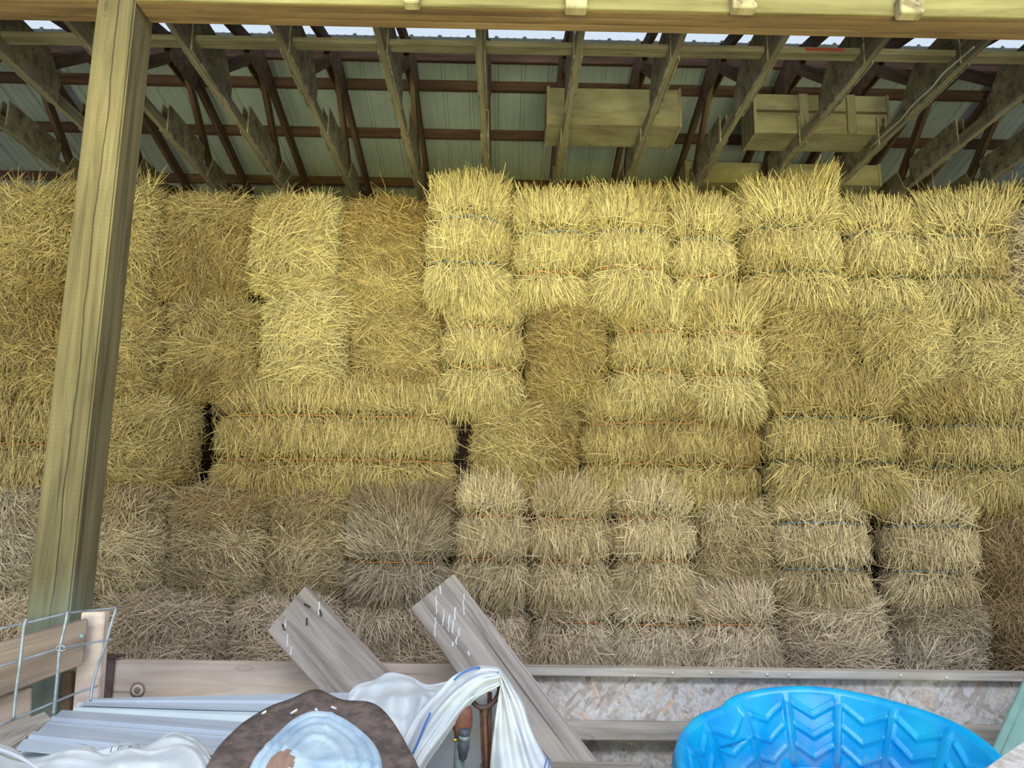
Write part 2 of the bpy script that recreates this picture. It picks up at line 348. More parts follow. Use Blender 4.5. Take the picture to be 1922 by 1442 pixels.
# flat brace on the chords
D = 4.36; br = board('lateral_brace', (-7, D, ZC+.089+.02), (7, D, ZC+.089+.02), .089, .038, M['chord'])
tag(br, 'long horizontal brace across the truss bottom chords, with a red paint mark', 'brace')
pr = at(1513, 116, D-.046); pm = at(1585, 117, D-.046)
board('red_paint_mark', (pr.x, D-.0455, ZC+.11), (pm.x, D-.0455, ZC+.11), .022, .002, M['red'], up=(0, 1, 0), parent=br, bev=0)
# crates lying on the chords
def crate(label, xL, xR, D0, D1, z0, h, rot=0, slats=False, bh=None):
    cx = (xL+xR)/2; T = empty('wooden_crate', (cx, D0, z0)); tag(T, label, 'crate', 'wooden crates stored on the trusses')
    w = xR-xL; t = .014
    T.matrix_basis = Matrix.Translation((cx, D0, z0)) @ Matrix.Rotation(rot, 4, 'Y')
    L = T.matrix_basis
    def bd(n, a, b_, wd_, th, mat, up): 
        return board(n, L @ Vector(a), L @ Vector(b_), wd_, th, mat, up=L.to_3x3() @ Vector(up), parent=T)
    bd('front_panel', (-w/2, 0, h*.5), (w/2, 0, h*.5), h, t, M['crate'], (0, 1, 0))
    bd('back_panel', (-w/2, D1-D0, h*.5), (w/2, D1-D0, h*.5), h, t, M['crate'], (0, 1, 0))
    bd('bottom_panel', (-w/2, (D1-D0)/2, t/2), (w/2, (D1-D0)/2, t/2), D1-D0, t, M['crate'], (0, 0, 1))
    for s in (-1, 1): bd('end_panel', (s*(w/2+t/2), (D1-D0)/2, -.01), (s*(w/2+t/2), (D1-D0)/2, h+.01), D1-D0+.03, t*1.6, M['chord'], (1, 0, 0))
    if slats:
        for fx in (-.14, .22): bd('batten', (w*fx, -.016, 0), (w*fx, -.016, h), .07, .018, M['chord'], (0, 1, 0))
        bd('batten', (-w/2, -.01, h*.55), (w/2, -.01, h*.55), .02, .012, M['darkwood'], (0, 1, 0))
    else:
        for fx in (-.4, -.15, .02, .2, .42):
            p = L @ Vector((w*fx, D1-D0-.03, -.002)); lathe('nail_head', [(.005, 0), (.005, .003)], M['nail'], p-Vector((0, 0, .002)), (0, 0, 1), T, 8)
ztop = ZC+.09
def crate_px(label, x0, x1, yt, yf, yb, **kw):
    a = atz(x0, yf, ztop); b_ = atz(x1, yf, ztop); back = atz((x0+x1)/2, yb, ztop); D0 = (a.y+b_.y)/2
    t = at((x0+x1)/2, yt, D0)
    crate(label, a.x, b_.x, D0, back.y, ztop+.002, t.z-ztop, **kw)
crate_px('wide pale plywood crate across two trusses, centre of the roof', 1030, 1276, 168, 236, 276)
crate_px('battened wooden crate on the trusses, upper right, between hay top and brace', 1418, 1670, 180, 252, 285, slats=True)
crate_px('long shallow wooden crate just above the tall flared hay bale', 1288, 1654, 308, 346, 380)
# electrical cable over the chord at right
cx = tx[11]
pts = [at(*p) for p in ((1828, 88, 4.05), (1800, 112, 4.2), (1770, 138, 4.35), (1748, 165, 4.5), (1715, 195, 4.72), (1690, 225, 4.95), (1660, 252, 5.2), (1625, 285, 5.55), (1595, 312, 5.9), (1575, 348, 6.3))]
pp = np.array([list(p) for p in pts]); fine = [Vector(cr(pp, t)) for t in np.linspace(0, len(pp)-1.001, 40)]
tag(tube('electrical_cable', fine, .006, M['cable'], sides=6), 'pale cable hanging loosely along a truss above the tall bale', 'cable')
# header beams + boards
PX0, PX1 = at(75, 920, 2.45).x, at(155, 920, 2.45).x
zb = 3.385
for (xa, xb, lb) in ((PX1+.002, 4.2, 'long header beam running right from the leaning-looking post'), (-4.0, PX0-.002, 'header beam running left from the top of the post')):
    T = empty('header_beam', ((xa+xb)/2, 2.51, zb)); tag(T, lb, 'beam', 'header beams')
    for k in range(3): board('beam_ply', (xa, 2.469+.039*k, zb+.12), (xb, 2.469+.039*k, zb+.12), .24, .038, M['brownwood'] if k else M['brownwood'], up=(0, 1, 0), parent=T, bev=.002)
    board('facing_board', (xa, 2.445, zb+.045), (xb, 2.445, zb+.045), .085, .012, M['header'], up=(0, 1, 0), parent=T, bev=.002)
    board('facing_board', (xa, 2.447, zb+.205), (xb, 2.447, zb+.205), .23, .012, M['header'], up=(0, 1, 0), parent=T, bev=.002)
for xa, xb, lb in ((PX1+.002, 4.2, 'pale boarding above the long header beam'), (-4.0, PX0-.002, 'pale boarding above the left header beam')):
    tag(board('header_boarding', (xa, 2.47, zb+.67), (xb, 2.47, zb+.67), .66, .03, M['header'], up=(0, 1, 0)), lb, 'boarding')
for px, py, w_, lb in ((772, 8, 34, 'short rafter end above the beam, nearest the post'), (1082, 18, 46, 'rafter end above the beam, right over the wide crate'), (1399, 18, 52, 'rafter end above the beam, between the other two right ones'), (1714, 28, 52, 'rafter end above the beam, farthest right')):
    p = at(px, py-4, 2.395)
    z0 = p.z-.02
    tag(board('rafter_end', (p.x, 2.395, z0+.055), (p.x, 2.44, z0+.055), w_/1400*2.72*.85, .07, M['ply']), lb, 'rafter', 'rafter ends on the beam')
# ------------------------------------------------------------------ post
PW = .14
pc = Vector(((PX0+PX1)/2, 2.45+PW/2, 0))
post = board('timber_post', pc, pc+Vector((0, 0, 4.3)), PX1-PX0, PW, M['post'], up=(0, 1, 0), bev=.006)
# local X runs up from mid-height; shift mesh so local x = height
for v in post.data.vertices: v.co.x += 2.15
post.matrix_basis = post.matrix_basis @ Matrix.Translation((-2.15, 0, 0))
tag(post, 'tall square treated post standing in front of the hay, green stain near its foot', 'post')

# ------------------------------------------------------------------ hay bales
def sumsin(p, f, seed, n=5):
    rg = np.random.default_rng(seed); out = np.zeros(len(p))
    for k in range(n):
        d = rg.normal(size=3); d /= np.linalg.norm(d); out += np.sin(p @ d*f*rg.uniform(.6, 1.5)*6.28+rg.uniform(0, 6.28))
    return out/math.sqrt(n)
PAL = {'u': ((.70, .555, .34), (.42, .305, .165)), 'y': ((.60, .49, .24), (.40, .29, .11)), 'm': ((.50, .385, .17), (.29, .19, .065)), 'b': ((.42, .29, .15), (.24, .15, .07)), 'g': ((.70, .58, .42), (.38, .29, .19)), 't': ((.80, .64, .45), (.52, .375, .235))}  # 'u': yellow light on the fourth row is put into the straw colour
BALES = []
def bale(x0, y0, x1, y1, kind, tone, label, group, strings=(), tcol='orange', D=3.40, fan=.5, lean=0, topL=1.0, depth=.9, dens=26000, seed=None, brown=0.35, th0=None, crown=0, tufts=(), darktop=0, knots=()):
    seed = seed if seed is not None else len(BALES)+11
    BALES.append(label); rg = np.random.default_rng(seed)
    if kind == 'm' and not strings: strings, tcol = (y0+(y1-y0)*rg.uniform(.32, .40), y0+(y1-y0)*rg.uniform(.66, .74)), None
    A = at(x0, (y0+y1)/2, D); B = at(x1, (y0+y1)/2, D); Tp = at((x0+x1)/2, y0, D); Bt = at((x0+x1)/2, y1, D)
    hw = (B.x-A.x)/2-(.011 if kind == 'm' else .006); hh = (Tp.z-Bt.z)/2-.001; cx = (A.x+B.x)/2; cz = (Tp.z+Bt.z)/2; hd = depth/2
    r = .11 if kind == 'm' else .09
    zs = [1-2*((at((x0+x1)/2, sy, D).z-Bt.z)/(2*hh)) for sy in strings]       # -1 top .. 1 bottom
    zs = [-z for z in zs]                                                       # -1 bottom .. 1 top
    def surf(q):
        inner = np.array([hw-r, hd-r, hh-r]); c = np.clip(q, -inner, inner); n = q-c; n /= np.linalg.norm(n, axis=1)[:, None]+1e-9
        p = c+r*n
        v = p[:, 2]/hh
        disp = .016*sumsin(p, 2.2, seed)+.006*sumsin(p, 6, seed+1)
        front = np.clip(-n[:, 1], 0, 1)
        disp += .03*np.clip(1-(p[:, 0]/hw)**2, 0, 1)*front
        for z_ in zs: disp -= .045*np.exp(-((v-z_)*hh/.024)**2)
        if zs and kind != 'm':
            disp += .03*np.clip((min(zs)-v)*1.6, 0, 1)*front+.02*np.clip((v-max(zs))*1.6, 0, 1)*front
        disp *= .2+.8*np.maximum(front, np.clip(n[:, 2], 0, 1)*.6)
        p = p+n*disp[:, None]
        if crown: p[:, 2] += np.where(v > .2, crown*(v-.2)*(1-(p[:, 0]/hw)**2), 0)
        return p, n, v
    # core
    def facegrid(a, b_, fn, na, nb):
        aa, bb = np.meshgrid(np.linspace(-1, 1, na), np.linspace(-1, 1, nb)); q = fn(aa.ravel(), bb.ravel())
        p, n, v = surf(q); p = p-n*.022
        F = [(j*na+i, j*na+i+1, (j+1)*na+i+1, (j+1)*na+i) for j in range(nb-1) for i in range(na-1)]
        return p, F
    nx = max(8, int(hw*60)); nz_ = 28; e = .999
    cores = [facegrid(0, 0, lambda a, b_: np.stack([a*hw*e, -hd*np.ones_like(a), b_*hh*e], 1), nx, nz_),
             facegrid(0, 0, lambda a, b_: np.stack([a*hw*e, b_*hd*e, hh*np.ones_like(a)], 1), nx, 20),
             facegrid(0, 0, lambda a, b_: np.stack([a*hw*e, -b_*hd*e, -hh*np.ones_like(a)], 1), nx, 20),
             facegrid(0, 0, lambda a, b_: np.stack([hw*np.ones_like(a), a*hd*e, b_*hh*e], 1), 20, nz_),
             facegrid(0, 0, lambda a, b_: np.stack([-hw*np.ones_like(a), -a*hd*e, b_*hh*e], 1), 20, nz_),
             facegrid(0, 0, lambda a, b_: np.stack([-a*hw*e, hd*np.ones_like(a), b_*hh*e], 1), nx, nz_)]
    CV = []; CF = []; o = 0
    for p, F in cores:
        CV.append(p); CF += [tuple(k+o for k in f) for f in F]; o += len(p)
    CV = np.concatenate(CV); CF = np.array(CF)
    # strand roots
    ft = .16; area_f = 4*hw*hh; area_t = 2*hw*ft; area_s = 2*hh*.12
    nf, ntp, ns = int(area_f*dens), int(area_t*dens*.9), int(area_s*dens*.7)
    q = []
    a = rg.uniform(-1, 1, (nf, 2)); q.append(np.stack([a[:, 0]*hw, np.full(nf, -hd), a[:, 1]*hh], 1))
    a = rg.uniform(-1, 1, (ntp, 2)); q.append(np.stack([a[:, 0]*hw, -hd+(a[:, 1]+1)/2*ft, np.full(ntp, hh)], 1))
    nb_ = ntp//4; a = rg.uniform(-1, 1, (nb_, 2)); q.append(np.stack([a[:, 0]*hw, -hd+(a[:, 1]+1)/2*.06, np.full(nb_, -hh)], 1))
    for s in (-1, 1):
        a = rg.uniform(-1, 1, (ns, 2)); q.append(np.stack([np.full(ns, s*hw), -hd+(a[:, 0]+1)/2*.12, a[:, 1]*hh], 1))
    q = np.concatenate(q); p, n, v = surf(q); Nn = len(p); u = p[:, 0]/hw
    loose = rg.random(Nn) < .09
    L = rg.uniform(.045, .120, Nn)*np.where(rg.random(Nn) < .1, 1.4, 1)
    L = np.where((np.abs(n[:, 0]) > .5) & (rg.random(Nn) < .8), L*.55, L)
    if kind == 'm':
        t0 = (rg.choice([0, math.pi], Nn) if th0 is None else th0+rg.choice([0, math.pi], Nn))
        base = .9*sumsin(p, 1.3, seed+5)+.35*sumsin(p, 4, seed+6)
        th = t0+base+rg.normal(0, .58, Nn); lift = rg.normal(.011, .012, Nn)
    else:
        fa = fan*u+.45*sumsin(p, 1.6, seed+5)*(.6 if kind == 'v' else .8)+rg.normal(0, .27, Nn)
        if zs:
            dz = np.stack([v-z_ for z_ in zs], 1); k = np.argmin(np.abs(dz), 1); dd = dz[np.arange(Nn), k]
            up = dd > 0
            mid = (v < max(zs)) & (v > min(zs)) if len(zs) > 1 else np.zeros(Nn, bool)
            fa = np.where(mid, fa*.35+rg.normal(0, .22, Nn), fa)
            # push roots away from string lines
        else:
            up = (v > 0) ^ (rg.random(Nn) < .3)
        lean_ = np.where(v > 0, lean, 0)
        th = np.where(up, math.pi/2-fa-lean_, -math.pi/2+fa); lift = rg.normal(.013, .008, Nn)
        top = v > (max(zs) if zs else .5)
        L = np.where(top, L*topL, L)
    th = np.where(loose, rg.uniform(0, 6.28, Nn), th); L = np.where(loose, L*1.25, L); lift = np.where(loose, lift+.012, lift)
    d = np.stack([np.cos(th), rg.normal(0, .10, Nn), np.sin(th)], 1)
    keepn = 1.0 if kind == 'm' else .75
    dn = (d*n).sum(1)
    d = d-n*(np.where(dn < 0, dn, dn*(1-.55*(n[:, 2] > .3)))*keepn)[:, None]
    nrm = np.linalg.norm(d, axis=1); bad = nrm < .2
    d = np.where(bad[:, None], np.stack([rg.normal(0, 1, Nn), rg.normal(0, .4, Nn), rg.normal(0, .3, Nn)], 1), d)
    d /= np.linalg.norm(d, axis=1)[:, None]
    over = np.abs(p[:, 0]+d[:, 0]*L)-hw-.006; cut = (over > 0) & (np.sign(d[:, 0]) == np.sign(p[:, 0])) & (rg.random(Nn) < .8)
    L = np.where(cut, np.maximum(L-over/np.maximum(np.abs(d[:, 0]), .2), .02), L)
    if kind == 'm':
        over = np.abs(p[:, 2]+d[:, 2]*L)-hh-.008; cut = (over > 0) & (np.sign(d[:, 2]) == np.sign(p[:, 2])) & (rg.random(Nn) < .75)
        L = np.where(cut, np.maximum(L-over/np.maximum(np.abs(d[:, 2]), .2), .02), L)
    # tufts: (px,py, angle, n, len, spread)
    if tufts:
        P2 = []; D2 = []; L2 = []; N2 = []
        for (tx_, ty_, wpx, ang, cnt, ln, sp) in tufts:
            for k in range(cnt):
                w = at(tx_+rg.uniform(-wpx, wpx), ty_+rg.uniform(-12, 25), D+rg.uniform(-.01, .12)); P2.append([w.x-cx, w.y-(D+hd), w.z-cz])
                a2 = math.radians(ang)+rg.normal(0, sp); D2.append([math.cos(a2), rg.normal(0, .12), math.sin(a2)]); L2.append(ln*rg.uniform(.6, 1.15)); N2.append([0, -1, 0])
        m_ = len(P2); p = np.concatenate([p, P2]); d = np.concatenate([d, D2]); L = np.concatenate([L, L2]); n = np.concatenate([n, N2])
        lift = np.concatenate([lift, rg.normal(0, .004, m_)]); v = np.concatenate([v, np.ones(m_)]); Nn = len(p); loose = np.concatenate([loose, np.zeros(m_, bool)])
    side = np.cross(d, n); sl = np.linalg.norm(side, axis=1)[:, None]; side = side/np.maximum(sl, 1e-6)
    side = np.where(sl < 1e-3, np.array([1., 0, 0]), side)
    bend = rg.normal(0, .05, Nn)*L
    depth_in = rg.uniform(-.024, .005, Nn)
    P0 = p+n*(depth_in)[:, None]-d*(.08*L)[:, None]
    P1 = p+n*(depth_in+lift*.7+.003)[:, None]+d*(.45*L)[:, None]+side*bend[:, None]
    P2_ = p+n*(depth_in+lift)[:, None]+d*(.95*L)[:, None]+np.array([0, 0, -1])*(L*rg.uniform(0, .09, Nn)*(kind == 'm'))[:, None]
    w = rg.uniform(.0017, .0040, Nn); nn = n/np.linalg.norm(n, axis=1)[:, None]
    rings = []
    for P, f in ((P0, .8), (P1, 1), (P2_, .55)):
        ww = (w*f/2)[:, None]; rings += [P-side*ww, P+nn*ww*.9, P+side*ww]
    V = np.stack(rings, 1).reshape(-1, 3)
    bi = np.arange(Nn)[:, None]*9+len(CV)
    F = np.concatenate([np.stack([bi[:, 0]+a, bi[:, 0]+a+1, bi[:, 0]+a+4, bi[:, 0]+a+3], 1) for a in (0, 1, 3, 4)])
    # colours
    c1, c2 = [np.array(c) for c in PAL[tone]]
    patchn = np.clip(sumsin(p, 1.7, seed+9)*.6+brown, 0, 1); rnd = rg.random(Nn)
    mixf = np.clip(patchn*.75+rg.normal(0, .22, Nn), 0, 1)
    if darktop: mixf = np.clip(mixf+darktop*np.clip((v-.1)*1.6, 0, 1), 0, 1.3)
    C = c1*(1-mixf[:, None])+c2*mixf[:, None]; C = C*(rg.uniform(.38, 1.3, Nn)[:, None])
    hi = rnd > .9; C[hi] = C[hi]*1.15+np.array([.06, .055, .03])
    C = np.clip(C*.9, .01, .85)
    colv = np.ones((len(CV)+9*Nn, 4), np.float32); colv[:len(CV), :3] = c2*.22; colv[len(CV):, :3] = np.repeat(C, 9, 0)  # core coloured very dark as painted shade between the straws
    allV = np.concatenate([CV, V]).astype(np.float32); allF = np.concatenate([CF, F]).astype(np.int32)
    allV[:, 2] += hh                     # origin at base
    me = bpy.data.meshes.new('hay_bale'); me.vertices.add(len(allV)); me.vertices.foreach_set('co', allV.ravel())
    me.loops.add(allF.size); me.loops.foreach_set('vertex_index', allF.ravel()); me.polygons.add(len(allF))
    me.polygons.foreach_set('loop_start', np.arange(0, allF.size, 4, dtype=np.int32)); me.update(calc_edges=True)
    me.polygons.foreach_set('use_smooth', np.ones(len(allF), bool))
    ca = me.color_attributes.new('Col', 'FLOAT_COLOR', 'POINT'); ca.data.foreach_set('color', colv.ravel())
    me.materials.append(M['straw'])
    ob = bpy.data.objects.new('hay_bale', me); COL.objects.link(ob); ob.location = (cx, D+hd, cz-hh)
    tag(ob, label, 'hay bale', group)
    # twine
    for si, z_ in enumerate(zs):
        if tcol is None: break
        tc_ = tcol if isinstance(tcol, str) else tcol[si]
        m_ = 24; xs = np.linspace(-.985, .985, m_)
        q = np.stack([xs*hw, np.full(m_, -hd), np.full(m_, z_*hh)], 1); pt, pn, _ = surf(q); pt = pt+pn*(.009 if kind == 'v' else .006)[..., None] if False else pt+pn*(.015 if kind != 'm' else .011)
        pt[:, 2] -= .004*np.abs(xs)**3*2
        pts_ = [Vector((a_[0]+cx, a_[1]+D+hd, a_[2]+cz)) for a_ in pt]
        y_b = D+.25; pts_ = [Vector((cx-hw, y_b, pts_[0].z))]+pts_+[Vector((cx+hw, y_b, pts_[-1].z))]
        tube('twine', pts_, .0027, M['twine_'+tc_], ob, 5)
        if si in knots or (knots and si < 2 and kind == 's'):
            kp = pts_[int(len(pts_)*.77)]
            for a in range(4): 
                e1 = kp+Vector((random.uniform(-.012, .012), -.010, random.uniform(-.010, .008))); tube('twine_knot', [kp, (kp+e1)/2+Vector((.003, -.003, .004)), e1], .0022, M['twine_'+tc_], ob, 5)
    return ob
GT, G2, G3, G4, G5 = 'bales in the top row of the stack', 'bales in the second row from the top', 'bales in the third row from the top', 'bales in the fourth row from the top', 'bales in the fifth row, behind the board wall'
# top row
bale(-110, 352, 128, 565, 'm', 'm', 'matted golden top-row hay bale at the left picture edge, left of the post', GT, brown=.3, th0=.2, tufts=((20, 352, 60, 75, 60, .10, .6), (120, 350, 25, 60, 60, .10, .5)))
bale(130, 352, 296, 565, 'm', 'y', 'hay bale in the top row directly behind the post', GT, brown=.35, D=3.44, tufts=((270, 350, 25, 80, 70, .10, .7),))
bale(298, 362, 468, 560, 'm', 'm', 'square-faced golden hay bale in the top row, next right of the post', GT, brown=.4)
bale(470, 364, 636, 548, 'm', 'y', 'brighter yellow hay bale in the top row, second right of the post', GT, (505,), 'orange', brown=.25, th0=.15)
bale(637, 376, 800, 575, 'm', 'm', 'brown-topped hay bale in the top row, just left of the tall brush-topped one', GT, (505,), 'orange', brown=.45, D=3.42, darktop=.35)
bale(800, 368, 956, 556, 'v', 'y', 'tall domed brushy top-row hay bale with two blue twines, leftmost of the upright ones', GT, (413, 493), 'blue', D=3.36, fan=.45, topL=1.15, crown=.05, brown=.05, tufts=((870, 360, 65, 88, 350, .10, .3), (935, 375, 14, 70, 60, .11, .3)))
bale(960, 382, 1110, 558, 'v', 'y', 'upright top-row hay bale next right of the domed one, blue twine above orange', GT, (433, 511), ('blue', 'orange'), D=3.39, fan=.4, brown=.1, tufts=((1035, 380, 70, 88, 260, .09, .4),))
bale(1110, 376, 1262, 560, 'v', 'y', 'upright top-row hay bale with a dark brown skirt under its orange twine', GT, (431, 500), ('blue', 'orange'), D=3.36, fan=.4, lean=-.15, brown=.1, tufts=((1150, 375, 45, 120, 220, .10, .3), (1225, 382, 25, 68, 120, .10, .3)))
bale(1264, 395, 1393, 562, 'v', 'y', 'narrow upright top-row hay bale with a tuft sprouting up to the left', GT, (447, 516), ('blue', 'orange'), D=3.39, fan=.3, brown=.12, tufts=((1285, 380, 22, 110, 180, .11, .22), (1345, 395, 40, 100, 120, .08, .4)))
bale(1400, 372, 1584, 555, 'v', 'y', 'tall shaggy hay bale in the top row whose straw sweeps up to the right', GT, (426, 508), 'green', D=3.35, fan=.5, lean=.25, topL=1.2, brown=.12, tufts=((1430, 372, 28, 95, 200, .11, .2), (1500, 366, 45, 65, 300, .13, .22), (1545, 350, 20, 66, 260, .13, .15)))
bale(1586, 398, 1728, 566, 'v', 'y', 'shorter upright hay bale in the top row, next right of the shaggy tall one', GT, (439, 518), 'green', D=3.38, fan=.35, brown=.18, tufts=((1650, 398, 60, 88, 250, .08, .3),))
bale(1732, 388, 1902, 570, 'v', 'y', 'upright top-row hay bale fanning wide to the right, near the right picture edge', GT, (441, 519), 'green', D=3.36, fan=.5, brown=.12, topL=1.1, tufts=((1760, 392, 40, 125, 140, .10, .3), (1850, 385, 45, 75, 300, .11, .25), (1895, 380, 18, 62, 120, .13, .2)))
bale(1905, 400, 2060, 580, 'm', 'g', 'dull greenish hay bale in the top row, cut by the right picture edge', GT, D=3.42, brown=.5)
# second row
bale(-110, 566, 126, 740, 'm', 'm', 'brownish layered hay bale in the second row, left of the post', G2, brown=.5, th0=.25)
bale(128, 566, 300, 742, 'm', 'm', 'hay bale in the second row, half hidden by the post', G2, brown=.45, D=3.43)
bale(302, 562, 482, 748, 'm', 'm', 'brownish swirled hay bale in the second row, next right of the post', G2, brown=.45, th0=.3)
bale(484, 550, 654, 738, 'm', 'y', 'bright yellow tousled hay bale in the second row with a dark fold below its middle', G2, (662,), None, brown=.15, D=3.38, th0=-.2, dens=22000)
bale(656, 578, 826, 750, 'm', 'm', 'tangled brown and grey second-row hay bale, left of the orange-tied upright ones', G2, brown=.5, D=3.42)
bale(830, 558, 984, 758, 'v', 'y', 'upright hay bale in the second row with two orange twines, below the domed bale', G2, (613, 690), 'orange', D=3.39, fan=.3, lean=-.25, brown=.2)
bale(986, 562, 1143, 752, 'm', 'm', 'brown swirled hay bale in the second row between two upright yellow ones', G2, (605, 691), 'orange', D=3.42, brown=.5)
bale(1146, 562, 1287, 762, 'v', 'y', 'narrow upright hay bale in the second row with orange twines, left one of the pair', G2, (622, 694), 'orange', D=3.40, fan=.3, brown=.25)
bale(1289, 562, 1434, 768, 'v', 'y', 'narrow upright hay bale in the second row with orange twines, right one of the pair', G2, (626, 703), 'orange', D=3.39, fan=.4, brown=.25)
bale(1437, 560, 1610, 742, 'm', 'm', 'messy hay bale in the second row below the shaggy tall bale, faint blue twine', G2, (605, 680), 'green', D=3.38, brown=.35, th0=.5)
bale(1612, 566, 1800, 742, 'm', 'y', 'tousled hay bale in the second row with a brown lower third', G2, (686,), None, D=3.41, brown=.35)
bale(1802, 566, 2000, 745, 'm', 'y', 'hay bale in the second row cut by the right picture edge, with blue twine', G2, (618, 698), 'green', D=3.39, brown=.3, th0=-.4)
# third row
bale(-330, 742, 116, 918, 's', 'm', 'long hay bale in the third row with orange twines, left of the post', G3, (757, 830), 'orange', D=3.40, fan=.2, brown=.5)
bale(118, 745, 362, 916, 'm', 'm', 'hay bale in the third row showing right of the post, beside a dark gap', G3, D=3.42, brown=.5)
bale(394, 742, 850, 916, 's', 'm', 'very long hay bale in the third row with two thin orange twines ending in knots', G3, (781, 863), 'orange', D=3.38, fan=.25, brown=.3, knots=(0, 1))
bale(884, 758, 1090, 924, 'm', 'm', 'rounded tangled hay bale in the third row, right of the deep dark gap', G3, D=3.41, brown=.5, th0=.4)
bale(1092, 762, 1434, 922, 's', 'm', 'long olive-brown hay bale in the third row with orange twines', G3, (796, 872), 'orange', D=3.41, fan=.3, brown=.55, knots=(0,))
bale(1450, 734, 1700, 932, 'v', 'm', 'wide shaggy third-row hay bale with two blue twines, second from the right edge', G3, (784, 866), 'green', D=3.36, fan=.7, brown=.35)
bale(1712, 740, 2010, 944, 'v', 'm', 'wide third-row hay bale with knotted blue twine, at the right picture edge', G3, (800, 877), 'green', D=3.38, fan=.5, brown=.35, knots=(0,))
# fourth row
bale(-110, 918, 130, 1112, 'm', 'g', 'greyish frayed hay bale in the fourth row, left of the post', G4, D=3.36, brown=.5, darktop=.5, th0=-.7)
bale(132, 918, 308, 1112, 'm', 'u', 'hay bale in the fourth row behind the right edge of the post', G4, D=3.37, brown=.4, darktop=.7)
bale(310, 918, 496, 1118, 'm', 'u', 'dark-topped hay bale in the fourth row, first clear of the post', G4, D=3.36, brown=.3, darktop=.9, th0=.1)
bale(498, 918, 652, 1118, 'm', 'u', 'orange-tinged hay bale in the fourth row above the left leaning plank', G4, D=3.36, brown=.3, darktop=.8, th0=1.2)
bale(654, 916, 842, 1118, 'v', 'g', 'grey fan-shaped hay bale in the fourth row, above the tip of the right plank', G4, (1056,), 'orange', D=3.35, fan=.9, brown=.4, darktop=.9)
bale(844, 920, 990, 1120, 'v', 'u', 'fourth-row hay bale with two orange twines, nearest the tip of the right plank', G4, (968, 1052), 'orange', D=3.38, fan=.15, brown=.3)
bale(992, 924, 1148, 1128, 'v', 'u', 'hay bale in the fourth row with two orange twines and a jutting lower edge', G4, (975, 1056), 'orange', D=3.37, fan=.3, brown=.4)
bale(1150, 924, 1308, 1124, 'v', 'u', 'hay bale in the fourth row with orange twines, third right of the plank tip', G4, (973, 1053), 'orange', D=3.38, fan=.4, brown=.4)
bale(1310, 936, 1458, 1116, 'm', 'u', 'untied-looking tangled hay bale in the fourth row, left of the blue-tied ones', G4, D=3.41, brown=.55, th0=1.3)
bale(1462, 932, 1640, 1124, 'v', 'u', 'hay bale in the fourth row with blue twines, left of the dark crevice', G4, (982, 1068), 'blue', D=3.36, fan=.55, brown=.35)
bale(1668, 938, 1846, 1128, 'v', 'u', 'fourth-row hay bale with blue twines and pale flared skirt, right of the dark crevice', G4, (988, 1073), 'blue', D=3.37, fan=.6, brown=.35)
bale(1850, 945, 2030, 1130, 'm', 'b', 'brown hay bale in the fourth row, cut by the right picture edge', G4, D=3.41, brown=.5, th0=1.4)
# fifth row
G5c = dict(D=3.38)
bale(-110, 1114, 170, 1312, 'm', 't', 'hay bale in the fifth row behind the wire panel', G5, D=3.36, brown=.3)
bale(172, 1114, 420, 1312, 'm', 't', 'flattened straw-coloured hay bale in the fifth row above the knotty board', G5, D=3.35, brown=.3)
bale(422, 1118, 640, 1312, 'm', 't', 'hay bale in the fifth row behind the left leaning plank', G5, D=3.38, brown=.45)
bale(642, 1118, 838, 1312, 'm', 't', 'brown-banded hay bale in the fifth row between the two leaning planks', G5, (1205,), None, D=3.38, brown=.55)
bale(840, 1122, 996, 1312, 'v', 't', 'hay bale in the fifth row partly behind the right leaning plank, orange twine', G5, (1150,), 'orange', D=3.39, brown=.35)
bale(998, 1130, 1152, 1316, 'v', 't', 'pinkish straw bale in the fifth row, first clear of the right plank', G5, (1169,), 'orange', D=3.38, brown=.3)
bale(1154, 1128, 1308, 1318, 'v', 't', 'hay bale in the fifth row, second right of the right plank', G5, (1175,), 'orange', D=3.38, brown=.3)
bale(1310, 1120, 1468, 1318, 'v', 't', 'hay bale in the fifth row with long slanting straws, third right of the right plank', G5, (1173,), 'orange', D=3.37, brown=.3, lean=-.3)
bale(1478, 1126, 1676, 1320, 'm', 't', 'hay bale in the fifth row with one blue twine', G5, (1181,), 'blue', D=3.37, brown=.3)
bale(1680, 1130, 1868, 1322, 'm', 'g', 'hay bale in the fifth row with a dark matted top, near the right edge', G5, D=3.36, brown=.4, darktop=1.0)
bale(1870, 1134, 2050, 1322, 'm', 'b', 'hay bale in the fifth row cut by the right picture edge', G5, D=3.38, brown=.4)
# unseen courses that carry the stack, behind the board wall
G6 = 'bales at the foot of the stack'
zlow = at(961, 1312, 3.38).z
for row in range(2):
    hh_ = zlow/2
    for k in range(5):
        xx = -3+1.2*k+.2*row; zt = zlow-hh_*row
        def ppx(x, z): 
            v = Vector((x, 3.40, z))-CAM; return (W/2+FPX*v.dot(Rv)/v.dot(Fv), H/2-FPX*v.dot(Uv)/v.dot(Fv))
        a = ppx(xx, zt); b_ = ppx(xx+1.19, zt-hh_)
        bale(a[0], a[1], b_[0], b_[1], 'm', 't', 'bale low in the stack, hidden behind the board wall', G6, D=3.40, dens=1500)

